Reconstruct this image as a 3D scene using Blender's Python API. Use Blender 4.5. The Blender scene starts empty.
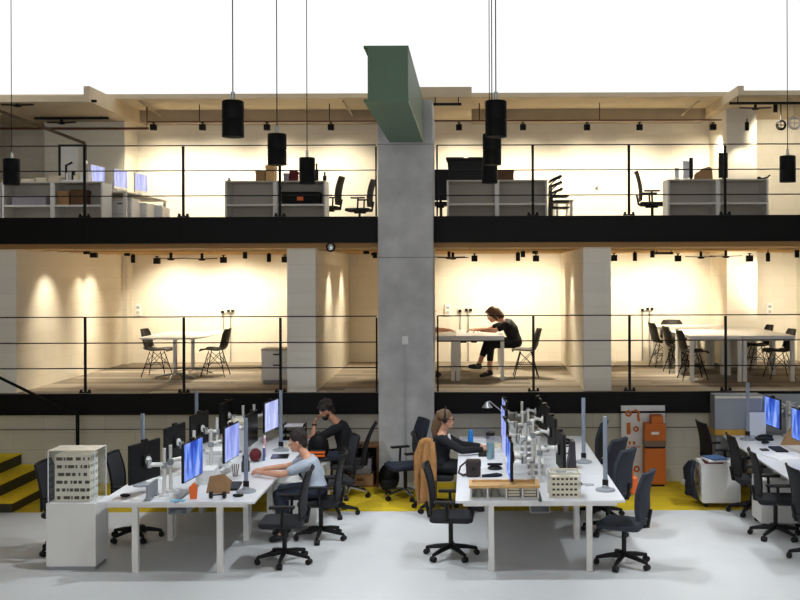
import bpy, math, random
from mathutils import Vector, Matrix, noise
random.seed(7)
PI = math.pi
scene = bpy.context.scene
COL = scene.collection
F, D, CX, CY, CZ = 1020.0, 15.0, 470.0, 270.0, 3.13
SL = 0.0037
L1, L2 = 1.336, 3.84

def X_(px, Y): return (px - CX) * (D + Y) / F
def Z_(px, py, Y): return CZ - (py + (px - CX) * SL - CY) * (D + Y) / F
def W(px, py, Y): return Vector((X_(px, Y), Y, Z_(px, py, Y)))

# ---------------------------------------------------------------- materials
def lin(c):
    return tuple(((v / 255) / 12.92 if v <= 10 else (((v / 255) + .055) / 1.055) ** 2.4) for v in c)
MATS = {}
def mat(name, rgb, rough=.6, metal=0., var=.0, scale=8., bump=0., spec=.5, alpha=1., trans=0., emit=None, estr=0.):
    if name in MATS: return MATS[name]
    m = bpy.data.materials.new(name); m.use_nodes = True
    nt = m.node_tree; b = nt.nodes['Principled BSDF']
    c = lin(rgb)
    b.inputs['Base Color'].default_value = (*c, 1)
    b.inputs['Roughness'].default_value = rough
    b.inputs['Metallic'].default_value = metal
    b.inputs['Specular IOR Level'].default_value = spec
    if alpha < 1: b.inputs['Alpha'].default_value = alpha
    if trans: b.inputs['Transmission Weight'].default_value = trans; b.inputs['IOR'].default_value = 1.1
    if emit:
        b.inputs['Emission Color'].default_value = (*lin(emit), 1); b.inputs['Emission Strength'].default_value = estr
    if var or bump:
        tc = nt.nodes.new('ShaderNodeTexCoord'); n = nt.nodes.new('ShaderNodeTexNoise')
        n.inputs['Scale'].default_value = scale; n.inputs['Detail'].default_value = 5
        nt.links.new(tc.outputs['Object'], n.inputs['Vector'])
        if var:
            r = nt.nodes.new('ShaderNodeValToRGB')
            r.color_ramp.elements[0].position = .3; r.color_ramp.elements[1].position = .7
            r.color_ramp.elements[0].color = (*[v * (1 - var) for v in c], 1)
            r.color_ramp.elements[1].color = (*[min(1, v * (1 + var)) for v in c], 1)
            nt.links.new(n.outputs['Fac'], r.inputs['Fac']); nt.links.new(r.outputs['Color'], b.inputs['Base Color'])
        if bump:
            bp = nt.nodes.new('ShaderNodeBump'); bp.inputs['Strength'].default_value = bump; bp.inputs['Distance'].default_value = .02
            nt.links.new(n.outputs['Fac'], bp.inputs['Height']); nt.links.new(bp.outputs['Normal'], b.inputs['Normal'])
    MATS[name] = m
    return m

def block_mat(name, rgb, mortar, bw=.44, bh=.215, axis='XZ', bump=.35):
    m = mat(name, rgb, .75); nt = m.node_tree; b = nt.nodes['Principled BSDF']
    tc = nt.nodes.new('ShaderNodeTexCoord'); sp = nt.nodes.new('ShaderNodeSeparateXYZ'); cb = nt.nodes.new('ShaderNodeCombineXYZ')
    nt.links.new(tc.outputs['Object'], sp.inputs[0])
    nt.links.new(sp.outputs[axis[0]], cb.inputs['X']); nt.links.new(sp.outputs[axis[1]], cb.inputs['Y'])
    br = nt.nodes.new('ShaderNodeTexBrick')
    br.inputs['Scale'].default_value = 1; br.inputs['Brick Width'].default_value = bw; br.inputs['Row Height'].default_value = bh
    br.inputs['Mortar Size'].default_value = .006; br.inputs['Mortar Smooth'].default_value = .3
    c = lin(rgb)
    br.inputs['Color1'].default_value = (*c, 1); br.inputs['Color2'].default_value = (*[v * .94 for v in c], 1)
    br.inputs['Mortar'].default_value = (*lin(mortar), 1)
    nt.links.new(cb.outputs[0], br.inputs['Vector']); nt.links.new(br.outputs['Color'], b.inputs['Base Color'])
    bp = nt.nodes.new('ShaderNodeBump'); bp.inputs['Strength'].default_value = bump; bp.inputs['Distance'].default_value = .006; bp.invert = True
    nt.links.new(br.outputs['Fac'], bp.inputs['Height']); nt.links.new(bp.outputs['Normal'], b.inputs['Normal'])
    return m

def plank_mat(name, c1, c2, mortar, bw, bh, axis='XY', rough=.7, ms=.004):
    m = mat(name, c1, rough); nt = m.node_tree; b = nt.nodes['Principled BSDF']
    tc = nt.nodes.new('ShaderNodeTexCoord'); sp = nt.nodes.new('ShaderNodeSeparateXYZ'); cb = nt.nodes.new('ShaderNodeCombineXYZ')
    nt.links.new(tc.outputs['Object'], sp.inputs[0])
    nt.links.new(sp.outputs[axis[0]], cb.inputs['X']); nt.links.new(sp.outputs[axis[1]], cb.inputs['Y'])
    br = nt.nodes.new('ShaderNodeTexBrick')
    br.inputs['Scale'].default_value = 1; br.inputs['Brick Width'].default_value = bw; br.inputs['Row Height'].default_value = bh
    br.inputs['Mortar Size'].default_value = ms; br.inputs['Bias'].default_value = 0
    br.inputs['Color1'].default_value = (*lin(c1), 1); br.inputs['Color2'].default_value = (*lin(c2), 1)
    br.inputs['Mortar'].default_value = (*lin(mortar), 1)
    n = nt.nodes.new('ShaderNodeTexNoise'); n.inputs['Scale'].default_value = 40; n.inputs['Detail'].default_value = 4
    nt.links.new(tc.outputs['Object'], n.inputs['Vector'])
    mx = nt.nodes.new('ShaderNodeMix'); mx.data_type = 'RGBA'; mx.blend_type = 'MULTIPLY'; mx.inputs['Factor'].default_value = .35
    nt.links.new(cb.outputs[0], br.inputs['Vector']); nt.links.new(br.outputs['Color'], mx.inputs['A']); nt.links.new(n.outputs['Color'], mx.inputs['B'])
    nt.links.new(mx.outputs['Result'], b.inputs['Base Color'])
    return m

def screen_mat(name, c1, c2, c3, strength, scale=5.):
    m = bpy.data.materials.new(name); m.use_nodes = True; nt = m.node_tree; b = nt.nodes['Principled BSDF']
    b.inputs['Base Color'].default_value = (.01, .01, .012, 1); b.inputs['Roughness'].default_value = .25
    tc = nt.nodes.new('ShaderNodeTexCoord'); mp = nt.nodes.new('ShaderNodeMapping'); mp.inputs['Scale'].default_value = (1, 2.2, .5)
    n = nt.nodes.new('ShaderNodeTexNoise'); n.inputs['Scale'].default_value = scale; n.inputs['Detail'].default_value = 3
    r = nt.nodes.new('ShaderNodeValToRGB'); e = r.color_ramp.elements
    e[0].position = .38; e[0].color = (*lin(c1), 1); e[1].position = .62; e[1].color = (*lin(c3), 1)
    k = e.new(.5); k.color = (*lin(c2), 1)
    nt.links.new(tc.outputs['Object'], mp.inputs[0]); nt.links.new(mp.outputs[0], n.inputs['Vector']); nt.links.new(n.outputs['Fac'], r.inputs[0])
    nt.links.new(r.outputs['Color'], b.inputs['Emission Color']); b.inputs['Emission Strength'].default_value = strength
    MATS[name] = m
    return m

def glass_mat(name, tint, gloss=.12):
    m = bpy.data.materials.new(name); m.use_nodes = True; nt = m.node_tree
    for n in list(nt.nodes):
        if n.type == 'BSDF_PRINCIPLED': nt.nodes.remove(n)
    out = nt.nodes['Material Output']
    t = nt.nodes.new('ShaderNodeBsdfTransparent'); t.inputs[0].default_value = (*lin(tint), 1)
    g = nt.nodes.new('ShaderNodeBsdfGlossy'); g.inputs['Roughness'].default_value = .05
    mx = nt.nodes.new('ShaderNodeMixShader')
    mx.inputs[0].default_value = .06
    nt.links.new(t.outputs[0], mx.inputs[1]); nt.links.new(g.outputs[0], mx.inputs[2])
    nt.links.new(mx.outputs[0], out.inputs['Surface'])
    MATS[name] = m
    return m

wall_w = block_mat('painted_blockwork', (236, 230, 216), (226, 219, 204))
wall_side = block_mat('painted_blockwork_side', (236, 230, 216), (226, 219, 204), axis='YZ')
wall_low = block_mat('painted_blockwork_low', (214, 211, 198), (196, 193, 180), bw=.9, bh=.25, bump=.2)
concrete = mat('concrete', (192, 191, 190), .85, var=.16, scale=3.5, bump=.15)
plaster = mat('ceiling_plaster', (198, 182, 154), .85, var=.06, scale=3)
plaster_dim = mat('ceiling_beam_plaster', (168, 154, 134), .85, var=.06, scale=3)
black = mat('black_steel', (8, 7, 7), .5, spec=.2)
black_matt = mat('black_powder_coat', (9, 9, 10), .6, spec=.2)
black_pl = mat('black_plastic', (17, 17, 19), .5, spec=.3)
mesh_f = mat('black_mesh_fabric', (38, 38, 42), .9, var=.3, scale=150)
char_f = mat('charcoal_fabric', (48, 52, 62), .92, var=.2, scale=120)
navy_f = mat('navy_fabric', (30, 34, 48), .92, var=.2, scale=100)
white_l = mat('white_laminate', (232, 233, 236), .35)
white_m = mat('white_powder_coat', (226, 224, 220), .4)
white_pl = mat('white_plastic', (238, 238, 236), .35)
paper = mat('white_paper', (240, 240, 240), .8)
offwhite = mat('cream_card', (226, 216, 192), .8, var=.08, scale=20)
grey_lam = mat('light_grey_laminate', (196, 190, 178), .5)
grey_lo = mat('grey_metal_screen', (150, 154, 160), .55)
steel = mat('brushed_steel', (190, 192, 196), .35, .9)
chrome = mat('chrome', (215, 216, 218), .2, 1.)
card = mat('brown_cardboard', (158, 122, 82), .85, var=.1, scale=10)
card_d = mat('dark_cardboard', (96, 66, 42), .85, var=.12, scale=10)
timber = plank_mat('timber_soffit', (244, 206, 138), (232, 190, 120), (176, 130, 72), 3.0, .16, 'XY', .6, .008)
carpet1 = plank_mat('carpet_planks', (186, 176, 162), (122, 112, 100), (112, 104, 94), 1.9, .26, 'XY', .95, .002)
yellow_c = plank_mat('yellow_carpet', (232, 200, 20), (206, 172, 10), (150, 122, 10), 1.2, .3, 'XY', .95, .003)
yellow_t = mat('yellow_tread', (236, 204, 24), .9, var=.12, scale=30)
green_p = mat('green_painted_steel', (92, 120, 96), .5, var=.05, scale=4)
pipe_r = mat('red_brown_pipe', (92, 46, 28), .5)
orange = mat('orange_paint', (206, 108, 30), .55)
orange_l = mat('orange_plastic', (240, 110, 34), .5)
blue_b = mat('blue_bottle_plastic', (26, 132, 214), .3)
wood = mat('pale_wood', (214, 172, 112), .6, var=.15, scale=14)
wood_d = mat('brown_wood', (120, 78, 44), .6, var=.2, scale=12)
gold_w = mat('golden_wood', (200, 154, 60), .6, var=.1, scale=12)
tan_f = mat('tan_coat_cloth', (158, 114, 66), .95, var=.15, scale=20)
leather = mat('dark_brown_leather', (44, 30, 26), .5)
window_d = mat('model_window_dark', (74, 66, 44), .3)
model_w = mat('model_white_card', (232, 226, 206), .7)
lilac = mat('lilac_grey_card', (150, 146, 156), .8)
teal = mat('teal_plastic', (120, 158, 166), .3)
red_d = mat('dark_red_cloth', (96, 26, 34), .9)
pink = mat('pink_card', (222, 170, 186), .8)
blue_d = mat('blue_card', (70, 104, 150), .8)
acrylic = glass_mat('clear_acrylic', (251, 252, 253))
scr_blue = screen_mat('blue_screen', (30, 60, 170), (66, 112, 222), (150, 175, 240), .95)
scr_pale = screen_mat('pale_screen', (165, 175, 232), (184, 192, 242), (205, 215, 250), .95)
scr_lav = screen_mat('lavender_screen', (128, 142, 226), (152, 166, 238), (178, 190, 246), .9)
lens_m = mat('lamp_lens', (255, 240, 210), .3, emit=(255, 225, 170), estr=3)
led_m = mat('led_panel', (140, 148, 164), .5)
resin = mat('white_resin_floor', (206, 206, 205), .5, var=.03, scale=2)

# ---------------------------------------------------------------- mesh builder
class MB:
    def __init__(s): s.v = []; s.f = []
    def add(s, vs, fs):
        o = len(s.v); s.v.extend(Vector(v) for v in vs); s.f.extend(tuple(i + o for i in f) for f in fs); return s
    def box(s, x0, x1, y0, y1, z0, z1):
        return s.add([(x0, y0, z0), (x1, y0, z0), (x1, y1, z0), (x0, y1, z0), (x0, y0, z1), (x1, y0, z1), (x1, y1, z1), (x0, y1, z1)],
                     [(0, 3, 2, 1), (4, 5, 6, 7), (0, 1, 5, 4), (1, 2, 6, 5), (2, 3, 7, 6), (3, 0, 4, 7)])
    def cbox(s, c, sz, m=None):
        hx, hy, hz = sz[0] / 2, sz[1] / 2, sz[2] / 2
        b = MB().box(-hx, hx, -hy, hy, -hz, hz)
        return s.add([(m @ v if m else v) + Vector(c) for v in b.v], b.f)
    def ring_loft(s, rings, closed=False, caps=True):
        n = len(rings[0]); vs = [p for r in rings for p in r]; fs = []
        m = len(rings)
        for i in range(m if closed else m - 1):
            a, b = i * n, ((i + 1) % m) * n
            for j in range(n):
                fs.append((a + j, a + (j + 1) % n, b + (j + 1) % n, b + j))
        if caps and not closed:
            fs.append(tuple(range(n - 1, -1, -1))); fs.append(tuple((m - 1) * n + j for j in range(n)))
        return s.add(vs, fs)
    def tube(s, pts, r, n=8, closed=False, flat=1.0, side=None):
        pts = [Vector(p) for p in pts]; m = len(pts)
        rs = r if isinstance(r, (list, tuple)) else [r] * m
        rings = []; prev = None
        for i, p in enumerate(pts):
            if closed: t = pts[(i + 1) % m] - pts[i - 1]
            else: t = pts[min(i + 1, m - 1)] - pts[max(i - 1, 0)]
            t.normalize()
            if prev is None:
                u = Vector(side) if side else (Vector((0, 0, 1)) if abs(t.z) < .9 else Vector((1, 0, 0)))
            else: u = prev
            u = (u - t * u.dot(t))
            if u.length < 1e-6: u = t.orthogonal()
            u.normalize(); prev = u; w = t.cross(u)
            rings.append([p + (u * math.cos(2 * PI * k / n) * rs[i] + w * math.sin(2 * PI * k / n) * rs[i] * flat) for k in range(n)])
        return s.ring_loft(rings, closed)
    def cyl(s, p0, p1, r0, r1=None, n=14): return s.tube([p0, p1], [r0, r0 if r1 is None else r1], n)
    def lathe(s, prof, c=(0, 0, 0), n=20):
        rings = [[Vector(c) + Vector((r * math.cos(2 * PI * k / n), r * math.sin(2 * PI * k / n), z)) for k in range(n)] for r, z in prof]
        return s.ring_loft(rings)
    def prism(s, poly, off):
        off = Vector(off); a = [Vector(p) for p in poly]
        return s.ring_loft([a, [p + off for p in a]])
    def ell(s, c, r, nu=16, nv=10, m=None):
        vs = [Vector((0, 0, -1))]
        for i in range(1, nv):
            ph = -PI / 2 + PI * i / nv
            for j in range(nu):
                th = 2 * PI * j / nu
                vs.append(Vector((math.cos(ph) * math.cos(th), math.cos(ph) * math.sin(th), math.sin(ph))))
        vs.append(Vector((0, 0, 1)))
        fs = [(0, 1 + (j + 1) % nu, 1 + j) for j in range(nu)]
        for i in range(nv - 2):
            a, b = 1 + i * nu, 1 + (i + 1) * nu
            fs += [(a + j, a + (j + 1) % nu, b + (j + 1) % nu, b + j) for j in range(nu)]
        t = len(vs) - 1; a = 1 + (nv - 2) * nu
        fs += [(a + j, a + (j + 1) % nu, t) for j in range(nu)]
        r = Vector(r) if not isinstance(r, (int, float)) else Vector((r, r, r))
        out = []
        for v in vs:
            q = Vector((v.x * r.x, v.y * r.y, v.z * r.z))
            out.append((m @ q if m else q) + Vector(c))
        return s.add(out, fs)
    def surf(s, fn, nu, nv, th):
        """a sheet fn(u,v) -> point, given thickness th along its normal"""
        P = [[Vector(fn(i / nu, j / nv)) for j in range(nv + 1)] for i in range(nu + 1)]
        N = [[None] * (nv + 1) for _ in range(nu + 1)]
        for i in range(nu + 1):
            for j in range(nv + 1):
                du = P[min(i + 1, nu)][j] - P[max(i - 1, 0)][j]; dv = P[i][min(j + 1, nv)] - P[i][max(j - 1, 0)]
                n = du.cross(dv); N[i][j] = n.normalized() if n.length > 1e-9 else Vector((0, 0, 1))
        w = nv + 1; tot = (nu + 1) * w
        vs = [P[i][j] + N[i][j] * th / 2 for i in range(nu + 1) for j in range(w)] + [P[i][j] - N[i][j] * th / 2 for i in range(nu + 1) for j in range(w)]
        fs = []
        for i in range(nu):
            for j in range(nv):
                a = i * w + j
                fs.append((a, a + w, a + w + 1, a + 1)); b = a + tot
                fs.append((b, b + 1, b + w + 1, b + w))
        for i in range(nu):
            for j, fl in ((0, 0), (nv, 1)):
                a, b = i * w + j, (i + 1) * w + j
                q = (a, a + tot, b + tot, b); fs.append(q if not fl else q[::-1])
        for j in range(nv):
            for i, fl in ((0, 1), (nu, 0)):
                a, b = i * w + j, i * w + j + 1
                q = (a, a + tot, b + tot, b); fs.append(q if not fl else q[::-1])
        return s.add(vs, fs)
    def mesh(s, name):
        me = bpy.data.meshes.new(name); me.from_pydata([tuple(v) for v in s.v], [], s.f); me.update()
        return me
    def build(s, name, m, parent=None, smooth=False, bevel=0, loc=None, rz=0):
        me = s.mesh(name); me.materials.append(m)
        o = bpy.data.objects.new(name, me); COL.objects.link(o)
        if parent is not None: o.parent = parent
        if loc is not None: o.location = loc
        if rz: o.rotation_euler = (0, 0, rz)
        if smooth:
            me.polygons.foreach_set('use_smooth', [True] * len(me.polygons))
            if smooth != 'all':
                try: me.set_sharp_from_angle(angle=math.radians(40))
                except Exception: pass
        if bevel:
            bm = o.modifiers.new('edge', 'BEVEL'); bm.width = bevel; bm.segments = 2; bm.limit_method = 'ANGLE'
        return o

def tag(o, label, cat, group=None, kind=None):
    if label: o['label'] = label
    if cat: o['category'] = cat
    if group: o['group'] = group
    if kind: o['kind'] = kind
    return o
def thing(name, label, cat, loc=(0, 0, 0), rz=0, group=None):
    o = bpy.data.objects.new(name, None); COL.objects.link(o); o.empty_display_size = .1
    o.location = loc; o.rotation_euler = (0, 0, rz)
    return tag(o, label, cat, group)
def dup(root, loc, rz=None, label=None, group=None):
    r = root.copy(); COL.objects.link(r); r.location = loc
    if rz is not None: r.rotation_euler = (0, 0, rz)
    if label: r['label'] = label
    if group: r['group'] = group
    for ch in list(root.children):
        c = ch.copy(); COL.objects.link(c); c.parent = r
        for g in ch.children:
            d = g.copy(); COL.objects.link(d); d.parent = c
    return r
def struct(name, mb, m, label, cat, bevel=0, smooth=False):
    return tag(mb.build(name, m, bevel=bevel, smooth=smooth), label, cat, kind='structure')
class Maker:
    """first call builds, later calls copy"""
    def __init__(s, fn): s.fn = fn; s.first = None
    def __call__(s, loc, rz, label, group=None):
        if s.first is None:
            s.first = s.fn(); r = s.first; r.location = loc; r.rotation_euler = (0, 0, rz); r['label'] = label
            if group: r['group'] = group
            return r
        return dup(s.first, loc, rz, label, group)
# ================================================================= SETTING
XL, XR = -9.2, 7.4
struct('floor_hall', MB().box(-7.9, 6.6, -16, -1.75, -.2, 0), resin, 'pale resin floor of the open office under the benches', 'floor')
struct('wall_blocker_left', MB().box(-8.1, -7.9, -16, -.08, -.2, 7.35), mat('blocker_wall', (190, 188, 182), .8, var=.05), 'unseen pale side wall added to block sky light, beside the yellow stair', 'wall')  # out-of-view side walls, added to hold back ambient light from the sky
struct('wall_blocker_right', MB().box(6.6, 6.8, -16, -.08, -.2, 7.35), MATS['blocker_wall'], 'unseen pale side wall added to block sky light, beyond the grey cabinets', 'wall')
hc = MB().box(-8.1, 6.8, -16, -3.4, 7.35, 7.5).box(-8.1, 6.8, -2.4, .5, 7.35, 7.5).box(-8.1, -6.8, -3.4, -2.4, 7.35, 7.5).box(5.8, 6.8, -3.4, -2.4, 7.35, 7.5)
struct('ceiling_blocker', hc, MATS['blocker_wall'], 'unseen high roof added to block sky light, one long skylight opening over the benches', 'ceiling')  # unseen roof added to cut sky ambient; its opening is sized for the light
struct('floor_ground', MB().box(-7.9, 6.6, -1.75, .06, -.2, 0), yellow_c, 'yellow striped carpet floor of the open office', 'floor')
struct('wall_ground', MB().box(-7.9, 6.6, .06, .3, -.2, 1.03), wall_low, 'pale painted block wall under the lower balcony', 'wall')
tg = MB().box(-7.6, 6.6, .045, .062, .79, .804)
struct('trim_1', tg, mat('joint_line', (120, 114, 104), .8), 'dark horizontal joint along the low block wall', 'trim')
struct('floor_lower_gallery', MB().box(XL, XR, .0, 5.2, 1.03, L1), carpet1, 'brown and grey plank carpet of the lower gallery', 'floor')
def fascia(name, z0, z1, label):
    mb = MB().box(XL, XR, -.05, -.001, z0, z1)
    mb.box(XL, XR, -.075, -.05, z0, z0 + .03); mb.box(XL, XR, -.075, -.05, z1 - .03, z1)
    for px in (85, 184, 280.5, 437.5, 533, 629, 725): x = X_(px, 0); mb.box(x - .006, x + .006, -.056, -.05, z0, z1)
    struct(name, mb, black, label, 'trim')
fascia('trim_2', 1.027, 1.338, 'black steel edge beam of the lower balcony')
fascia('trim_3', 3.535, 3.92, 'black steel edge beam of the upper balcony')
struct('floor_upper_gallery', MB().box(XL, XR, .0, 5.2, 3.6, L2), carpet1, 'carpeted floor of the upper gallery', 'floor')
# timber soffit with joists under the upper floor
ts = MB().box(XL, XR, .0, 5.2, 3.46, 3.6)
for k in range(9): y = .5 + k * .55; ts.box(XL, XR, y, y + .07, 3.448, 3.462)
struct('ceiling_lower_gallery', ts, timber, 'pale timber soffit with joists over the lower gallery', 'ceiling')
struct('wall_back_lower', MB().box(XL, XR, 5.0, 5.2, L1, 3.47), wall_w, 'white painted block back wall of the lower gallery', 'wall')
struct('wall_back_upper', MB().box(XL, XR, 5.0, 5.2, L2, 6.4), wall_w, 'white painted block back wall of the upper gallery', 'wall')
def pw(name, xf0, xf1, xb0, xb1, y0, y1, z0, z1, label, m=wall_side):
    mb = MB().prism([(xf0, y0, z0), (xf1, y0, z0), (xb1, y1, z0), (xb0, y1, z0)], (0, 0, z1 - z0))
    return struct(name, mb, m, label, 'wall')
pw('wall_partition', -7.4, -6.72, -7.4, -6.72, .1, 5, L1, 3.47, 'white block partition at the end of the lower gallery, washed by two light streaks')
pw('wall_partition', X_(287, .1), X_(315.5, .1), -2.8, X_(349, 5), .1, 5, L1, 3.47, 'white block partition between the rounded table room and the column')
pw('wall_partition', X_(583.5, .1), X_(611, .1), X_(561, 5), X_(598, 5), .1, 5, L1, 3.47, 'white block partition between the two rooms right of the column')
pw('wall_pier', -6.9, -6.62, -6.9, -6.62, 4.7, 5, L1, 3.47, 'narrow white pier in the back corner of the rounded table room')
pw('wall_pier', 4.7, 5.25, 4.7, 5.25, 3.66, 5, L1, 3.47, 'white wall pier behind the long meeting tables, lower gallery')
pw('wall_pier', 4.7, 5.25, 4.7, 5.25, 3.66, 5, L2, 6.1, 'white wall pier behind the storage unit, upper gallery')
pw('wall_pier', -8.0, X_(125, 4.2), -8.0, X_(125, 4.2), 4.2, 5, L2, 5.95, 'shaded wall pier behind the row of monitors, upper gallery')
pw('wall_right', 6.4, 6.6, 6.4, 6.6, .1, 5, L1, 3.47, 'white end wall of the lower gallery')
pw('wall_right', 7.2, 7.4, 7.2, 7.4, .1, 5, L2, 6.22, 'white end wall of the upper gallery')
pw('wall_left', -9.2, -9.0, -9.2, -9.0, .1, 5, L2, 6.0, 'shaded end wall of the upper gallery')
# roof over the upper gallery
zl = 5.96
struct('ceiling_upper_gallery', MB().box(XL, XR, 3.25, 5.2, 6.22, 6.3), plaster, 'tan plaster ceiling over the upper gallery', 'ceiling')
struct('ceiling_lowered_bay', MB().box(XL, -6.43, 2.0, 5.2, zl, 6.06).box(-6.43, -6.33, 2.0, 5.2, zl, 6.22), plaster, 'lowered tan ceiling bay above the row of monitors', 'ceiling')
struct('ceiling_lowered_bay', MB().box(-1.7, .04, 2.2, 5.2, 6.05, 6.22), plaster, 'lowered tan ceiling strip behind the concrete column', 'ceiling')
struct('ceiling_lowered_bay', MB().box(4.63, XR, 2.2, 5.2, 6.06, 6.14).box(4.53, 4.63, 2.2, 5.2, 6.06, 6.22), plaster, 'lowered tan ceiling bay above the wall pier and cable reels', 'ceiling')
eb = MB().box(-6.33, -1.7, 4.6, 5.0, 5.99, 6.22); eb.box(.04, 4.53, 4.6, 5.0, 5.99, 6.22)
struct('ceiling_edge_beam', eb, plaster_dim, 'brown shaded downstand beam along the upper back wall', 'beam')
# column + green beam
cm = MB().box(X_(378, -.4), X_(433, -.4), -.4, .4, 0, 5.57)
struct('concrete_column', cm, concrete, 'tall grey concrete column in front of both balconies', 'column', bevel=.012)
jl = MB()
for z in (3.31, 4.93): jl.box(X_(378, -.4) - .002, X_(433, -.4) + .002, -.403, .403, z, z + .008)
struct('trim_4', jl, mat('concrete_joint', (98, 96, 94), .9), 'shuttering joints across the concrete column', 'trim')
gb = MB()
x0, x1 = X_(390, -.4), X_(424, -.4)
gb.box(x0, x1, -3.95, -.4, 4.96, 4.985); gb.box(x0, x1, -3.95, -.4, 5.54, 5.565); gb.box((x0 + x1) / 2 - .2, x1 - .004, -3.95, -.4, 4.985, 5.54)
struct('green_beam', gb, green_p, 'green painted steel roof beam running forward from the concrete column', 'beam')
struct('trim_5', MB().box(x1 - .003, x1 + .006, -3.95, -.4, 4.955, 4.97), mat('pale_edge', (190, 200, 170), .5), 'pale bare edge along the underside of the green beam', 'trim')
for y in (-1.0, -3.2, -4.8):
    struct('roof_beam', MB().box(-7.5, 6.5, y - .05, y + .05, 7.1, 7.25), black_matt, 'steel roof purlin that the pendant lamps hang from', 'beam')
struct('column_conduit', MB().cyl((X_(405, -.4), -.415, .0), (X_(405, -.4), -.415, Z_(405, 345, -.4)), .009), steel, 'thin steel conduit running down the concrete column', 'conduit')
sw = thing('wall_switch', 'white switch box on the front of the concrete column', 'switch', (X_(405, -.4), -.403, Z_(405, 340, -.4)))
MB().box(-.045, .045, -.03, 0, -.06, .06).build('back_box', white_pl, sw, bevel=.006); MB().box(-.02, .02, -.038, -.03, -.03, .03).build('rocker', paper, sw)

# ================================================================= RAILINGS
def railing(name, pxs, pyr, zb, label, ends):
    t = thing(name, label, 'railing', (0, 0, zb), 0, 'balcony railings')
    for px in pxs:
        x = X_(px, 0); zt = Z_(px, pyr[0], 0) - zb
        end = px in ends; w = .012 if end else .019
        MB().box(x - w, x + w, -.03, -.012, .0, zt).build('post', black, t)
        if not end: MB().box(x - .075, x - .045, -.045, .0, .0, .05).box(x + .045, x + .075, -.045, .0, .0, .05).box(x - .085, x + .085, -.04, -.005, .0, .018).build('base_bracket', black, t)
    for py in pyr:
        a, b = pxs[0], pxs[-1]
        MB().cyl((X_(a, 0) - (0.02 if a < 0 else 0), -.021, Z_(a, py, 0) - zb), (X_(b, 0), -.021, Z_(b, py + (a - b) * SL, 0) - zb), .0085, n=8).build('rail', black, t)
# zb chosen on the edge beams
def pyrow(base): return base
railing('balcony_railing', (-25, 85.5, 184, 280.5, 376.5), (146.6, 171.7, 196.8), 3.925, 'black upper balcony railing on the stair side of the concrete column', (376.5,))
railing('balcony_railing', (437.5, 533, 629, 725, 821, 917), (145.4, 170.5, 195.6), 3.925, 'black upper balcony railing on the orange cabinet side of the concrete column', (437.5,))
railing('balcony_railing', (-25, 85.5, 184, 280.5, 376.5), (317.6, 343.5, 368.8), 1.345, 'black lower balcony railing on the stair side of the concrete column', (376.5,))
railing('balcony_railing', (437.5, 533, 629, 725, 821, 917), (315.8, 341, 366.5), 1.345, 'black lower balcony railing on the orange cabinet side of the concrete column', (437.5,))

# ================================================================= STAIR
st = thing('staircase', 'yellow carpeted stair with dark risers climbing beside the block wall', 'stairs', (0, 0, 0))
for k in range(5):
    xr = -5.96 - .33 * k; z = .13 + .163 * k
    s_ = MB().box(xr - .33 - (.02 if k < 4 else 0), xr, -1.75, .03, 0, z - .015).build('step', mat('dark_riser', (52, 48, 22), .7), st)
    MB().box(xr - .33, xr + .012, -1.75, .03, z - .015, z).build('tread', yellow_t, s_)
hr = thing('stair_handrail', 'black steel stair handrail with newel post by the yellow stair', 'handrail', (X_(77, -.2), -.2, 0))
nz = Z_(77, 412, -.2)
MB().cyl((0, 0, 0), (0, 0, nz), .026).build('newel_post', black, hr)
MB().tube([(0, 0, nz), (X_(64, -.2) - X_(77, -.2), 0, nz + .04), (X_(0, -.2) - X_(77, -.2), 0, Z_(0, 378, -.2)), (-2.0, 0, 2.02)], .022).build('rail', black, hr)
MB().cyl((-1.8, 0, 0.79), (-1.8, 0, 1.9), .02).build('post', black, hr)

# ================================================================= LIGHT FITTINGS
def lamp(kind, name, loc, energy, color, target=None, size=1.0, blend=.6, rad=.03):
    ld = bpy.data.lights.new(name, kind); ld.energy = energy; ld.color = color
    if kind == 'SPOT': ld.spot_size = size; ld.spot_blend = blend
    ld.shadow_soft_size = rad
    o = bpy.data.objects.new(name, ld); COL.objects.link(o); o.location = loc
    if target is not None: o.rotation_euler = (Vector(target) - Vector(loc)).to_track_quat('-Z', 'Y').to_euler()
    return o
WARM = (1.0, .88, .66)
ORD = ['first', 'second', 'third', 'fourth', 'fifth', 'sixth', 'seventh', 'eighth', 'ninth', 'tenth', 'eleventh', 'twelfth']
def make_spot():
    t = thing('track_spotlight', '', 'spotlight')
    MB().box(-.055, .055, -.05, .05, -.055, .055).build('lamp_head', black_matt, t, bevel=.008)
    MB().cyl((0, 0, .055), (0, 0, .088), .014).build('stem', black_matt, t)
    MB().box(-.03, .03, -.03, .03, .08, .093).build('track_adapter', black_matt, t)
    MB().box(-.036, .036, .048, .0515, -.036, .036).build('lens', lens_m, t)
    return t
spot_m = Maker(make_spot)
def make_spot_c():
    t = thing('track_spotlight', '', 'spotlight')
    MB().lathe([(.03, -.03), (.03, -.08), (.036, -.08), (.038, -.075), (.038, .06), (.02, .075)]).build('lamp_head', black_matt, t, smooth=True)
    MB().cyl((0, 0, .07), (0, 0, .13), .012).build('stem', black_matt, t)
    MB().lathe([(.028, -.036), (.028, -.031)]).build('lens', lens_m, t)
    return t
spotc_m = Maker(make_spot_c)
E2, E1 = 160, 142
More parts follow.
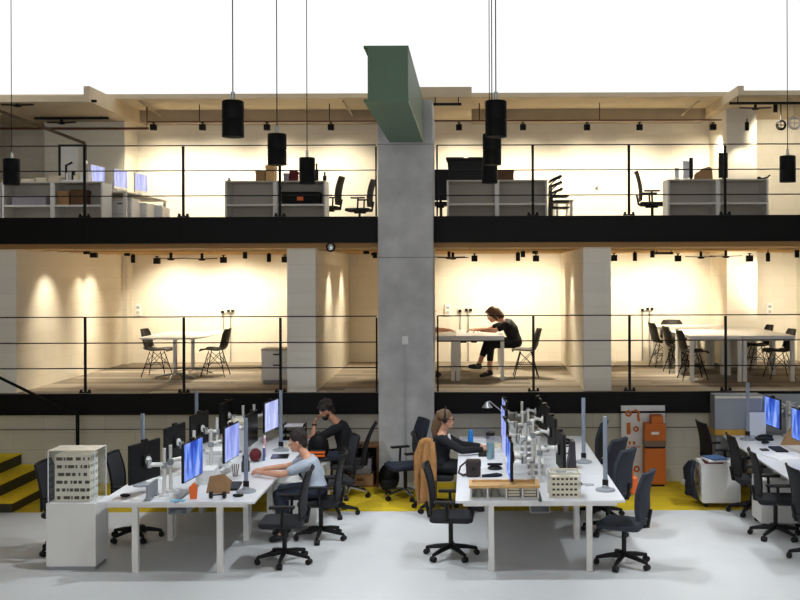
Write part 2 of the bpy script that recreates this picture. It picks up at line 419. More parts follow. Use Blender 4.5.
# upper gallery track and its spots
YT = 3.9
tr = thing('lighting_track', 'long dark red-brown lighting track along the upper back wall', 'lighting track', (0, YT, 0))
zt = Z_(300, 121.5, YT)
MB().box(X_(148, YT), X_(722, YT), -.02, .02, zt - .012, zt + .012).build('track_rail', pipe_r, tr)
for px in (200, 330, 480, 600): MB().cyl((X_(px, YT), 0, zt), (X_(px, YT), 0, 6.22), .008).build('hanger', black_matt, tr)
pp = thing('red_brown_pipe', 'red-brown pipe stepping up beside the lowered ceiling bay', 'pipe', (0, 4.1, 0))
MB().tube([(X_(-20, 4.1), 0, Z_(0, 128.5, 4.1)), (X_(147.5, 4.1), 0, Z_(147, 128.5, 4.1)), (X_(147.5, 4.1), 0, Z_(147, 104, 4.1))], .022).build('pipe_run', pipe_r, pp)
MB().lathe([(.035, -.02), (.035, .02)], (X_(147.5, 4.1), 0, Z_(147, 128.5, 4.1))).build('elbow_collar', pipe_r, pp)
up = [154, 203, 267.5, 331.5, 459.5, 523.5, 587.5, 640, 713.5]
for i, px in enumerate(up):
    z = Z_(px, 127.3, YT)
    lab = (f'black cube spotlight on the upper track, {ORD[i]} along from the pipe end' if i < 4 else f'black cube spotlight on the upper track, {ORD[i-4]} past the concrete column')
    spot_m((X_(px, YT), YT, z), 0, lab, 'spotlights on the upper track')
    lamp('SPOT', 'track_beam', (X_(px, YT), YT, z - .07), E2, WARM, (X_(px, YT), 5.0, z - 1.5), 2.0, .95)
for px, py, Y, lab in ((747.5, 126, 3.3, 'small black spotlight hanging in front of the upper wall pier'), (776, 108, 2.9, 'small black spotlight on the short track near the cable reels')):
    spotc_m((X_(px, Y), Y, Z_(px, py, Y)), 0, lab, 'small cylinder spotlights in the upper gallery')
    lamp('SPOT', 'pier_beam', (X_(px, Y), Y, Z_(px, py, Y) - .1), 45 if px < 760 else 170, WARM, (X_(px, Y), 3.66, Z_(px, py, Y) - 1.2) if px < 760 else (6.1, 5.0, 4.9), 1.5, 1.0)
# lower gallery spots: (px, py, Y, cube?, target, energy)
YB = 3.85
low = [
    (94, 254.5, 2.6, 1, 'black cube spotlight by the streaked end partition', (-6.0, 2.4, L1), 60),
    (133, 258.5, 3.6, 0, 'small black cylinder spotlight above the thermostat of the rounded table room', (-5.9, 2.6, L1), 190),
    (157, 261, YB, 1, 'black cube spotlight beside the winged fitting of the rounded table room', (X_(165, YB), 5, 2.15), E1),
    (223.5, 260, YB, 1, 'black cube spotlight above the socket boxes of the rounded table room', (X_(223, YB), 5, 2.15), E1),
    (245, 254, 2.7, 0, 'small black cylinder spotlight with a bright edge in the rounded table room', (-4.9, 2.0, L1), 190),
    (269, 257.5, 3.3, 0, 'small black cylinder spotlight above the white cabinet of the rounded table room', (-4.2, 2.4, L1), 175),
    (285, 259.5, 3.9, 1, 'black cube spotlight half hidden behind the partition edge by the white cabinet', (X_(288, 5), 5, 2.2), 60),
    (375, 253.5, 2.8, 0, 'small black cylinder spotlight beside the concrete column on its partition side', (X_(372, 4), 3.0, L1), 110),
    (474.5, 258.5, 3.6, 1, 'black cube spotlight above the socket boxes of the middle lower room', (X_(474, 4), 5, 2.15), E1),
    (518, 256.5, 3.0, 0, 'small black cylinder spotlight, lower of the close pair over the person in the black dress', (.3, 2.4, L1), 175),
    (523, 252.5, 2.5, 0, 'small black cylinder spotlight, higher of the close pair over the person in the black dress', (.7, 1.3, L1), 190),
    (536, 258.5, 3.6, 1, 'black cube spotlight above the black chair of the person in the black dress', (X_(536, 4), 5, 2.15), E1),
    (614, 258, 3.6, 1, 'black cube spotlight against the partition of the long table room', (X_(618, 4), 5, 2.15), E1 * .8),
    (635, 256.5, 3.1, 0, 'small black cylinder spotlight beside the bar fitting, partition side', (3.4, 2.2, L1), 190),
    (652.5, 253, 2.6, 0, 'small black cylinder spotlight at the end of the black bar fitting', (4.4, 2.0, L1), 190),
    (678, 258.5, 3.6, 1, 'black cube spotlight above the long tables beside the flat disc fitting', (X_(678, 4), 5, 2.15), E1),
    (797, 253, 2.6, 0, 'small black cylinder spotlight at the picture edge of the long table room', (6.3, 4.4, 2.2), 70),
    (749.5, 258.5, 2.75, 1, 'black cube spotlight over the bright wall pier of the long table room', (X_(742, 2.8), 3.66, 2.85), 55),
    (768, 257, 3.0, 0, 'small black cylinder spotlight above the thermostat of the long table room', (5.75, 5, 2.2), 120),
]
for px, py, Y, cube, lab, tg_, e in low:
    p = W(px, py, Y); (spot_m if cube else spotc_m)(p, 0, lab, 'spotlights under the timber soffit')
    lamp('SPOT', 'gallery_beam', p - Vector((0, 0, .09)), e, WARM, tg_, 1.9 if cube else 1.5, .95)
# narrow streak beams on the partitions
lamp('SPOT', 'streak_beam', (-6.05, 1.1, 3.38), 95, WARM, (-6.72, 1.15, 2.35), 1.3, 1.0, .06)
lamp('SPOT', 'streak_beam', (-6.05, 3.0, 3.38), 95, WARM, (-6.72, 3.05, 2.35), 1.3, 1.0, .06)
lamp('SPOT', 'streak_beam', (-1.7, 1.7, 3.38), 85, WARM, (-2.33, 1.75, 2.35), 1.3, 1.0, .06)
lamp('SPOT', 'streak_beam', (-1.75, 3.6, 3.38), 85, WARM, (-2.38, 3.65, 2.35), 1.3, 1.0, .06)
lamp('SPOT', 'streak_beam', (1.1, 2.2, 3.38), 80, WARM, (1.75, 2.25, 2.35), 1.3, 1.0, .06)
for (x, y, lab) in ((-6.05, 1.1, 'front of the streaked end partition'), (-6.05, 3.0, 'middle of the streaked end partition'), (-1.7, 1.7, 'front of the streaked partition near the column'), (-1.75, 3.6, 'middle of the streaked partition near the column'), (1.1, 2.2, 'partition beyond the person in the black dress')):
    t = thing('recessed_downlight', 'tiny recessed downlight in the soffit at the ' + lab, 'downlight', (x, y, 3.43), 0, 'soffit downlights')
    MB().lathe([(.045, -.03), (.05, -.03), (.05, .04), (.045, .04)]).build('trim_ring', black_matt, t); MB().lathe([(.036, -.02), (.036, -.012)]).build('lens', lens_m, t)

# pendants
def make_pendant():
    t = thing('pendant_lamp', '', 'pendant lamp')
    MB().lathe([(.108, 0), (.108, .165), (.104, .17), (.104, .178), (.108, .183), (.108, .35), (.1, .36), (.02, .36)], n=28).build('lamp_shade', black_matt, t, smooth=True)
    MB().lathe([(.085, .02), (.085, .03)], n=24).build('diffuser', mat('pendant_diffuser', (225, 225, 220), .5), t)
    MB().cyl((0, 0, .35), (0, 0, .45), .02).build('cable_grip', steel, t)
    MB().cyl((0, 0, .45), (0, 0, 2.78), .006, n=6).build('cable', black, t)
    return t
pend = Maker(make_pendant)
for px, py, Y, lab in ((233.5, 137, -4.8, 'lowest and largest black cylinder pendant left of the green beam'), (277.5, 165, -3.2, 'middle black cylinder pendant left of the concrete column'),
                       (307.5, 184, -1.0, 'small black cylinder pendant before the storage unit left of the column'), (12, 185, -1.0, 'black cylinder pendant before the monitor row by the picture edge'),
                       (496.5, 137, -4.8, 'largest topmost black pendant of the overlapping cluster right of the column'), (492.5, 165, -3.2, 'middle black pendant of the overlapping cluster right of the column'),
                       (490, 183, -1.0, 'lowest black pendant of the overlapping cluster before the black crate'), (788, 183, -1.0, 'lone black cylinder pendant below the cable reels')):
    p = W(px, py, Y); z = 4.32 if Y == -1 else p.z; pend((p.x, Y, z), 0, lab, 'black pendant lamps')
    lamp('SPOT', 'pendant_beam', (p.x, Y, z + .012), 420 if Y == -1 else 1000, (.86, .93, 1.0), (p.x, Y, 0), 1.05 if Y == -1 else 1.65, .7, .08)

for x, y, lab in ((4.4, -3.2, 'black cylinder pendant over the bench by the grey cabinets, middle row'), (4.4, -4.8, 'black cylinder pendant over the bench by the grey cabinets, front row')):
    pend((x, y, 4.34), 0, lab, 'black pendant lamps'); lamp('SPOT', 'pendant_beam', (x, y, 4.352), 1000, (.86, .93, 1.0), (x, y, 0), 1.65, .7, .08)
# flat winged ceiling fittings
def make_wing():
    t = thing('ceiling_fitting', '', 'ceiling fitting')
    MB().cyl((0, 0, -.02), (0, 0, .09), .025).build('stem', black_matt, t)
    MB().lathe([(.02, -.045), (.06, -.035), (.06, -.012), (.02, 0)]).build('hub', black_matt, t, smooth=True)
    for s in (-1, 1):
        MB().prism([(s * .04, -.05, -.02), (s * .26, -.035, -.012), (s * .28, 0, -.012), (s * .26, .035, -.012), (s * .04, .05, -.02)], (0, 0, .014)).build('wing', black_matt, t)
    return t
wing = Maker(make_wing)
for px, py, Y, lab in ((18, 104.5, 2.2, 'dark winged ceiling fitting above the pendant at the end of the upper gallery'), (62, 122, 4.0, 'dark winged ceiling fitting under the lowered bay above the monitors'),
                       (756, 107.5, 2.6, 'dark winged ceiling fitting near the cable reels'), (171, 253, 2.7, 'dark winged fitting under the soffit above the rounded table'), (202, 255.5, 3.4, 'farther dark winged fitting under the soffit beside the rounded table spotlights'),
                       (449, 251, 2.4, 'nearer dark winged fitting close to the column in the middle lower room'), (453, 255, 3.3, 'farther dark winged fitting close to the column in the person in the black dress’s room'),
                       (701, 254.8, 3.2, 'farther dark winged fitting above the long tables'), (726, 250.7, 2.4, 'nearer dark winged fitting above the long tables')):
    p = W(px, py, Y)
    if p.z < 4: p.z = min(p.z, 3.36)
    wing(p, 0, lab, 'winged ceiling fittings')
def bar(px0, px1, py, Y, zc, lab):
    c = W((px0 + px1) / 2, py, Y); h = X_(px1, Y) - c.x
    t = thing('bar_fitting', lab, 'ceiling track', c, 0, 'short black ceiling bars')
    MB().box(-h, h, -.025, .025, -.02, .02).build('bar_rail', black_matt, t)
    for s in (-.8, .8): MB().cyl((s * h, 0, .015), (s * h, 0, max(.03, zc - c.z)), .008).build('hanger', black_matt, t)
bar(-10, 97, 101.3, 2.1, zl, 'long dark ceiling bar at the front of the lowered bay over the monitors')
bar(35, 109, 118.3, 3.6, zl, 'shorter dark ceiling bar behind the winged fitting over the monitors')
bar(433, 462, 104.3, 2.2, 6.05, 'short dark ceiling bar just behind the concrete column')
bar(730, 815, 103.2, 2.4, 6.06, 'dark ceiling bar carrying the spotlight near the cable reels')
bar(655, 673, 253.2, 2.6, 3.47, 'black bar fitting under the soffit of the long table room')
bar(41, 60, 246.8, 1.0, 3.47, 'thin dark bar under the soffit by the streaked end partition')
bar(519, 537, 244.2, .7, 3.47, 'thin dark bar under the soffit front above the person in the black dress')
bar(660, 685, 243.4, .7, 3.47, 'thin dark bar under the soffit front of the long table room')
# conduits on the upper ceiling
for a, b, lab in (((140, 101, 3.4), (162, 116.5, 4.58), 'thin pale conduit slanting across the ceiling beside the pipe'), ((344, 101, 3.4), (353, 116, 4.58), 'thin pale conduit slanting across the ceiling left of the column'),
                  ((700, 101, 3.4), (682, 115, 4.58), 'thin pale conduit slanting across the ceiling near the lowered bay')):
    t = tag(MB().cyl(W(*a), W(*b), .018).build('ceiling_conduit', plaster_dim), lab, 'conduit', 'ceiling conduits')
# dark duct at far left of the upper gallery
tag(MB().tube([W(-20, 106, 1.95), W(0, 111, 2.2), W(85, 143, 4.1)], .03).build('ceiling_pipe', mat('grey_pipe', (96, 82, 66), .6)), 'long grey-brown service pipe slanting down over the monitors', 'pipe')
# cable reels by the end of the upper gallery
for px, py, r, m, lab in ((781.5, 125, .085, black_matt, 'dark ring shaped cable reel on the upper wall'), (795, 123, .11, steel, 'pale wire coil beside the dark cable reel')):
    t = thing('cable_reel', lab, 'cable reel', W(px, py, 3.0), 0)
    for k in range(2):
        MB().tube([(math.cos(a) * (r - k * .02), -.02 * k, math.sin(a) * (r - k * .02)) for a in [2 * PI * i / 24 for i in range(24)]], .011, 6, True).build('coil', m, t)
    MB().cyl((-r, 0, 0), (r, 0, 0), .008).cyl((0, 0, -r), (0, 0, r + .02), .008).build('spokes', m, t)
    MB().cyl((0, .0, r), (0, .0, 6.06 - W(px, py, 3.0).z), .01).build('hanger', m, t)
# round mirror-like dome at the soffit front
t = thing('ceiling_dome', 'round dark rimmed convex dome under the soffit by the white partition', 'dome mirror', W(331.5, 247.3, .02) + Vector((0, -.01, 0)))
MB().tube([(math.cos(a) * .058, -.07, math.sin(a) * .058) for a in [2 * PI * i / 28 for i in range(28)]], .012, 8, True).build('rim', black_matt, t)
MB().ell((0, -.065, 0), (.055, .03, .055)).build('dome', chrome, t, smooth='all')
MB().cyl((0, -.05, 0), (0, .02, .02), .02).build('bracket', black_matt, t)

# wall boxes, sockets, conduits in the lower gallery
def thermostat(px, py, lab):
    t = thing('wall_control', lab, 'wall control', (X_(px, 4.99), 4.995, Z_(px, py, 4.99)), 0, 'white wall controls')
    MB().box(-.07, .07, -.05, 0, -.12, .12).build('housing', white_pl, t, bevel=.03)
    MB().cyl((0, -.06, -.05), (0, -.05, -.05), .035).build('dial', grey_lam, t); MB().box(-.03, .03, -.054, -.05, .03, .07).build('display', grey_lo, t)
thermostat(138.5, 310, 'white rounded wall control beside the rounded table room corner')
thermostat(447.5, 310, 'white rounded wall control near the column in the middle lower room')
thermostat(769, 309, 'white rounded wall control right of the bright wall pier')
def socket(px, py, w, lab):
    x, z = X_(px, 4.99), Z_(px, py, 4.99)
    t = thing('socket_box', lab, 'socket', (x, 4.997, z), 0, 'wall socket boxes')
    MB().box(-w / 2, w / 2, -.045, 0, -.05, .05).build('back_box', white_m, t, bevel=.004)
    for k in range(2 if w > .12 else 1): MB().box(-w / 2 + .02 + k * w / 2, -w / 2 + .075 + k * w / 2, -.06, -.045, -.045, .01).build('plug', black_pl, t)
    MB().cyl((0, -.02, -.05), (0, -.02, L1 - z), .011, n=8).build('conduit', steel, t)
    MB().cyl((0, -.02, .04), (0, -.02, .075), .02).build('gland', white_m, t)
socket(223, 311, .1, 'single socket box with conduit behind the rounded table'); socket(230.5, 310, .16, 'double socket box with conduit behind the rounded table')
socket(460, 310, .1, 'single socket box with conduit behind the table of the person in the black dress'); socket(468, 309, .17, 'double socket box with conduit behind the person in the black dress’s table')
socket(642, 309, .1, 'single socket box with conduit behind the long tables'); socket(649, 308, .17, 'double socket box with conduit behind the long tables')
tt = thing('wall_coat_hook', 'small dark hook fitting on the upper white wall', 'hook', W(597, 188, 4.99))
MB().lathe([(.03, -.02), (.03, .02)]).build('boss', steel, tt); MB().cyl((0, 0, 0), (0, -.07, .03), .012).cyl((0, -.07, .03), (.03, -.08, .06), .01).build('hook_arm', steel, tt)
# ================================================================= FURNITURE MAKERS
def make_shell_chair():
    t = thing('shell_chair', '', 'chair')
    prof = [(.23, .435), (.2, .455), (.08, .445), (-.06, .435), (-.15, .455), (-.2, .53), (-.225, .64), (-.25, .75), (-.27, .81)]
    wid = [.2, .22, .235, .235, .23, .225, .22, .205, .16]
    def fn(u, v):
        a = u * (len(prof) - 1); i = min(int(a), len(prof) - 2); f = a - i
        x = prof[i][0] * (1 - f) + prof[i + 1][0] * f; z = prof[i][1] * (1 - f) + prof[i + 1][1] * f; w = wid[i] * (1 - f) + wid[i + 1] * f
        s = v * 2 - 1; k = abs(s) ** 2.5
        if a < 4.5: z += k * .03 * min(1, a / 1.5)
        else: x += k * .07
        return (x, s * w, z)
    MB().surf(fn, 24, 14, .012).build('seat_shell', mat('shell_black', (30, 26, 24), .55), t, smooth='all')
    for sx in (-1, 1):
        for sy in (-1, 1):
            MB().tube([(sx * .09, sy * .1, .43), (sx * .2, sy * .21, .02), (sx * .2, sy * .21, 0)], .008, 6).build('leg', black, t)
    br = MB()
    for sy in (-1, 1):
        br.cyl((-.145, sy * .155, .22), (.145, sy * .155, .22), .006, n=6).cyl((-.1, sy * .11, .41), (.17, sy * .18, .14), .005, n=6).cyl((.1, sy * .11, .41), (-.17, sy * .18, .14), .005, n=6)
    for sx in (-1, 1): br.cyl((sx * .12, -.12, .34), (sx * .17, .18, .16), .005, n=6).cyl((sx * .12, .12, .34), (sx * .17, -.18, .16), .005, n=6)
    br.build('wire_brace', black, t)
    return t
shell = Maker(make_shell_chair)

def star_base(t, m):
    b = MB()
    for k in range(5):
        a = 2 * PI * k / 5 + .3; c, s = math.cos(a), math.sin(a)
        b.tube([(0, 0, .12), (c * .16, s * .16, .1), (c * .29, s * .29, .075)], [.03, .026, .018], 8)
    sb = b.build('star_base', m, t, smooth=True)
    for k in range(5):
        a = 2 * PI * k / 5 + .3; c, s = math.cos(a), math.sin(a)
        MB().cyl((c * .29 - s * .028, s * .29 + c * .028, .031), (c * .29 + s * .028, s * .29 - c * .028, .031), .031, n=14).cyl((c * .29, s * .29, .03), (c * .29, s * .29, .08), .012).build('caster', black_pl, sb, smooth=True)
    MB().cyl((0, 0, .1), (0, 0, .38), .025).build('gas_lift', black_pl, t)
    MB().box(-.12, .1, -.06, .06, .375, .411).build('tilt_mechanism', black_pl, t, bevel=.01)
def seat_pad(t, m, w=.24):
    poly = [(.25, -w + .05), (.25, w - .05), (.21, w), (-.17, w - .01), (-.22, w - .05), (-.22, -w + .05), (-.17, -w + .01), (.21, -w)]
    MB().prism([(x, y, .41) for x, y in poly], (0, 0, .06)).build('seat', m, t, bevel=.022)
def arms(t, m):
    for s in (-1, 1):
        a = MB().tube([(-.02, s * .22, .43), (-.02, s * .29, .45), (-.03, s * .29, .64)], .017, 8).build('armrest', m, t, smooth=True)
        MB().box(-.16, .11, s * .29 - .04, s * .29 + .04, .64, .668).build('arm_pad', m, a, bevel=.01)
def make_mesh_chair(arm=True, base=black_pl, tilt=.0):
    t = thing('office_chair', '', 'office chair')
    star_base(t, base); seat_pad(t, mesh_f)
    def bk(u, v):
        z = .5 + u * .5; s = v * 2 - 1
        return (-.235 - u * .07 - .03 * math.sin(u * PI) * -1 - tilt * u + .035 * s * s, s * (.21 + .02 * math.sin(u * PI)) , z)
    MB().surf(bk, 12, 10, .006).build('backrest_mesh', mesh_f, t, smooth='all')
    pts = [bk(0, k / 6) for k in range(7)] + [bk(k / 8, 1) for k in range(1, 9)] + [bk(1, 1 - k / 6) for k in range(1, 7)] + [bk(1 - k / 8, 0) for k in range(1, 8)]
    MB().tube(pts, .014, 8, True).build('back_frame', black_pl, t, smooth=True)
    MB().tube([(-.08, 0, .41), (-.24, 0, .44), (-.27, 0, .6)], [.025, .022, .018], 8).build('back_support', black_pl, t, smooth=True)
    if arm: arms(t, black_pl)
    return t
meshc = Maker(make_mesh_chair)
meshc_t = Maker(lambda: make_mesh_chair(True, chrome, .08))
def make_uph_chair(col, high=.5, arm=False):
    t = thing('office_chair', '', 'office chair')
    star_base(t, chrome if arm else black_pl); seat_pad(t, col)
    def bk(u, v):
        z = .52 + u * high; s = v * 2 - 1; w = .215 - .03 * max(0, u - .75) / .25 - .02 * max(0, .2 - u) / .2
        return (-.235 - u * .05 + .03 * math.sin(u * PI) - (.05 * max(0, u - .6)) + .03 * s * s, s * w, z)
    MB().surf(bk, 14, 10, .055).build('backrest', col, t, smooth=True, bevel=.015)
    MB().tube([(-.08, 0, .41), (-.26, 0, .44), (-.29, 0, .62)], [.028, .024, .02], 8).build('back_support', black_pl, t, smooth=True)
    if arm: arms(t, black_pl)
    return t
uphc = Maker(lambda: make_uph_chair(char_f, .5, False))
navyc = Maker(lambda: make_uph_chair(navy_f, .56, True))

def make_bench(w):
    t = thing('bench_desk', '', 'desk'); h = w / 2; L = .68
    for s in (-1, 1):
        MB().box(min(s * .02, s * h), max(s * .02, s * h), -L, L, .715, .74).build('desktop', white_l, t, bevel=.003)
    for sx in (-1, 1):
        for sy in (-1, 1): MB().box(sx * (h - .37) - .03, sx * (h - .37) + .03, sy * (L - .06) - .03, sy * (L - .06) + .03, 0, .715).build('leg', white_m, t)
    MB().box(-.1, .1, -L + .05, L - .05, .6, .605).box(-.1, -.095, -L + .05, L - .05, .6, .68).box(.095, .1, -L + .05, L - .05, .6, .68).build('cable_tray', grey_lo, t)
    for y in (-L + .06, L - .06): MB().box(-h + .08, h - .08, y - .02, y + .02, .675, .715).build('cross_rail', white_m, t)
    return t
BX = {'left': (-3.05, 1.62), 'mid': (.72, 1.76), 'right': (4.47, 1.70)}
BY = [-3.765, -2.395, -1.025]
bench_names = {'left': ('between the two people in t-shirts and the display tower', ), }
DESC = {'left': 'in the bench of the person in grey', 'mid': 'in the bench of the person with headphones', 'right': 'in the bench beside the grey cabinets'}
for k, (xc, w) in BX.items():
    mk = Maker(lambda w=w: make_bench(w))
    for i, y in enumerate(BY):
        mk((xc, y, 0), 0, f"white double desk {DESC[k]}, {('nearest the viewer', 'middle one', 'touching the block wall end')[i]}", 'white double desks')

def make_monitor(scr):
    """stands on the desk: origin at desk level under the panel, screen faces +X"""
    t = thing('monitor', '', 'monitor')
    MB().box(-.02, .012, -.275, .275, .15, .57).build('housing', black_pl, t, bevel=.012)
    MB().box(.012, .0135, -.262, .262, .165, .557).build('screen', scr, t)
    MB().box(-.045, -.02, -.06, .06, .31, .43).build('vesa_mount', black_pl, t, bevel=.006)
    MB().box(-.02, .01, -.045, .045, .57, .595).cyl((0, 0, .58), (.02, 0, .582), .012).build('webcam', black_pl, t)
    return t
def make_arm():
    """monitor arm: post on the desk at the origin, reaching along +X to .28 at z .37"""
    t = thing('monitor_stand', '', 'monitor stand')
    MB().lathe([(.05, 0), (.05, .02), (.02, .03), (.018, .5), (.02, .505), (.02, .51)]).build('post', white_m, t, smooth=True)
    a = MB().tube([(0, 0, .34), (.09, .11, .35), (.1, .12, .35)], .024, 8, flat=1.2).build('lower_arm', white_m, t, smooth=True)
    MB().tube([(.1, .12, .37), (.15, .05, .37), (.178, 0, .37)], .021, 8).build('upper_arm', white_m, t, smooth=True)
    MB().cyl((.1, .12, .32), (.1, .12, .4), .028).build('elbow_joint', steel, t, smooth=True)
    MB().cyl((.184, 0, .37), (.199, 0, .37), .045).build('vesa_head', white_m, t)
    MB().lathe([(.032, .3), (.032, .36)]).build('collar', grey_lo, t)
    return t
arm_m = Maker(make_arm)
MON = {}
def monitor(x, y, ang, scr, lab, group='desk monitors', z=.74):
    if scr.name not in MON: MON[scr.name] = Maker(lambda: make_monitor(scr))
    return MON[scr.name]((x, y, z), ang, lab, group)
scr_off = mat('dark_screen', (12, 12, 16), .2)

# ---- left bench monitors
A = math.radians
lm = [(-3.49, -4.1, A(180 - 17), scr_off, 'black monitor back with the white arm behind it, nearest of its row'),
      (-3.50, -2.95, A(180 - 9), scr_off, 'black monitor back, second of the row turned to the stair side'),
      (-3.49, -1.9, A(180 - 9), scr_off, 'black monitor back, third of the row turned to the stair side'),
      (-3.42, -.75, A(180 - 4), scr_off, 'black monitor back by the block wall, last of the row turned to the stair side'),
      (-3.0, -4.0, A(-6), scr_blue, 'bright blue monitor screen nearest the viewer on the bench of the person in grey'),
      (-2.84, -2.9, A(-5), scr_lav, 'lavender monitor screen facing the person in grey'),
      (-2.82, -1.85, A(-2), scr_off, 'dark green-grey monitor behind the lavender screen'),
      (-2.80, -.7, A(-9), scr_pale, 'pale monitor screen facing the person in the black t-shirt')]
for x, y, a, s, lab in lm: monitor(x, y, a, s, lab)
def stand_for(m, lab):
    x, y, a = m[0], m[1], m[2]
    arm_m((x - math.cos(a) * .246, y - math.sin(a) * .246, .74), a, lab, 'white monitor stands')
for i in range(4):
    stand_for(lm[i], f'{ORD[i]} white arm stand from the front on the stair side of the left bench')
    stand_for(lm[i + 4], f'{ORD[i]} white arm stand from the front on the column side of the left bench')
# ---- middle bench
mm = [(.42, -3.98, A(180 + 2), scr_blue, 'thin edge-on blue monitor nearest the wooden model'),
      (.42, -2.55, A(180 + 3), scr_lav, 'edge-on monitor second from the wooden model'),
      (.44, -1.5, A(180 + 3), scr_lav, 'edge-on monitor facing the person with headphones'),
      (.48, -.62, A(180 + 3), scr_lav, 'edge-on monitor by the block wall behind the silver lamp'),
      (1.02, -3.5, A(4), scr_off, 'dark edge-on monitor beside the small tower model'),
      (1.02, -2.3, A(5), scr_off, 'tall dark monitor facing away from the person with headphones'),
      (1.02, -1.25, A(5), scr_off, 'dark monitor with brown glint behind the white arms'),
      (.98, -.42, A(4), scr_off, 'dark monitor by the block wall, tallest above the white arms')]
for x, y, a, s, lab in mm: monitor(x, y, a, s, lab)
for i in range(4):
    stand_for(mm[i], f'{ORD[i]} white arm stand from the front on the column side of the middle bench')
    stand_for(mm[i + 4], f'{ORD[i]} white arm stand from the front on the lamp side of the middle bench')
# ---- right bench
rm = [(4.28, -.55, A(180 + 6), scr_blue, 'blue monitor screen before the grey cabinets, beside the tall lamp'),
      (4.27, -1.8, A(180 + 4), scr_blue, 'blue monitor screen at the picture edge, beside the brown board'),
      (4.76, -1.0, A(0), scr_off, 'dark monitor back behind the blue screen by the grey cabinets')]
for x, y, a, s, lab in rm: monitor(x, y, a, s, lab)
for i in range(3):
    stand_for(rm[i], f"white arm stand on the bench by the grey cabinets, {('holding the inner blue screen', 'holding the outer blue screen', 'holding the dark monitor')[i]}")

# ---- LED task lamps
def make_led():
    t = thing('task_lamp', '', 'task lamp')
    MB().lathe([(.105, 0), (.108, .008), (.1, .02), (.045, .03), (.03, .06)], n=28).build('base', grey_lo, t, smooth=True)
    MB().box(-.018, .018, -.03, .03, .05, .12).build('joint', black_pl, t, bevel=.006)
    MB().box(-.009, .009, -.025, .025, .11, .8).build('lamp_column', led_m, t, bevel=.006)
    MB().box(.009, .011, -.02, .02, .6, .79).build('led_strip', paper, t)
    return t
led = Maker(make_led)
for x, y, lab in ((-2.43, -3.97, 'tall grey column task lamp beside the hands of the person in grey'), (-2.52, -1.45, 'tall grey column task lamp in front of the pale monitor'),
                  (-3.66, -3.62, 'tall grey column task lamp behind the nearest black monitor back'), (-3.64, -1.45, 'tall grey column task lamp rising beside the third black monitor back'),
                  (1.455, -3.97, 'larger tall grey column task lamp on the clear bench end near the charcoal chairs'), (1.4, -2.36, 'smaller tall grey column task lamp on the clear bench, farther from the viewer'),
                  (3.88, -.72, 'tall grey column task lamp in front of the grey cabinets')):
    led((x, y, .74), A(60), lab, 'column task lamps')

# ---- chairs, ground floor
meshc((-2.0 - .0, -4.05, 0), PI, 'black mesh office chair under the near desk edge of the person in grey', 'black mesh office chairs')
for (x, y, rz, lab) in ((-1.75, -3.1, PI, 'black mesh office chair the person in grey sits on'),
                        (-1.74, -1.93, PI + .35, 'empty black mesh office chair between the two people in t-shirts'),
                        (-3.93, -3.05, .0, 'black mesh office chair behind the acrylic display case'),
                        (-4.52, -3.58, .0, 'black mesh office chair between the yellow stair and the display case'),
                        (3.48, -.75, .1, 'black mesh office chair nearest the block wall by the grey cabinets'),
                        (3.60, -1.92, .0, 'black mesh office chair with the white pedestal at its side'),
                        (3.56, -3.08, -.1, 'black mesh office chair under the desk end with papers'),
                        (3.72, -4.05, 0, 'black mesh office chair cut off by the picture corner'),
                        (-.22, -3.85, -.05, 'dark office chair in front of the tan coat')):
    meshc((x, y, 0), rz, lab, 'black mesh office chairs')
meshc_t((-1.69, -.85, 0), PI, 'black mesh office chair with chrome base of the person in the black t-shirt', 'black mesh office chairs')
navyc((-.90, -.97, 0), PI + .4, 'navy high back office chair with armrests against the concrete column', None)
meshc((-.47, -1.66, 0), 0, 'dark office chair the person with headphones sits on', 'black mesh office chairs')
for x, y, rz, lab in ((1.60, -.72, PI - .3, 'charcoal upright office chair standing at the wall end of the bench'), (1.64, -2.1, PI - .65, 'charcoal padded office chair, second from the block wall'),
                      (1.63, -2.85, PI - .6, 'charcoal padded office chair with the orange bag behind it'), (1.62, -4.2, PI - .45, 'charcoal padded office chair at the front, before the yellow floor')):
    uphc((x, y, 0), rz, lab, 'charcoal padded office chairs')

# ---- pedestals
def make_ped():
    t = thing('mobile_pedestal', '', 'pedestal cabinet')
    MB().box(-.21, .21, -.25, .25, .06, .58).build('carcass', white_m, t, bevel=.006)
    for z0, z1 in ((.075, .3), (.31, .44), (.45, .57)):
        d = MB().box(-.2, .2, -.262, -.25, z0, z1).build('drawer', white_pl, t, bevel=.003)
        MB().box(-.05, .05, -.272, -.262, z1 - .035, z1 - .02).build('handle', grey_lo, d)
    for sx in (-1, 1):
        for sy in (-1, 1): MB().cyl((sx * .17 - .012, sy * .2, .03), (sx * .17 + .012, sy * .2, .03), .03, n=12).cyl((sx * .17, sy * .2, .03), (sx * .17, sy * .2, .065), .01).build('caster', black_pl, t)
    return t
ped = Maker(make_ped)
ped((-2.12, -2.52, 0), PI / 2, 'white mobile pedestal behind the person in grey', 'white mobile pedestals')
ped((-2.12, -1.40, 0), 0, 'white mobile pedestal beside the chair of the person in the black t-shirt', 'white mobile pedestals')
ped((3.29, -1.42, 0), -PI / 2, 'white mobile pedestal on casters with books and a navy coat', 'white mobile pedestals')
ped((3.75, -2.5, 0), PI / 2, 'slim white pedestal under the desk behind the mesh chairs', 'white mobile pedestals')

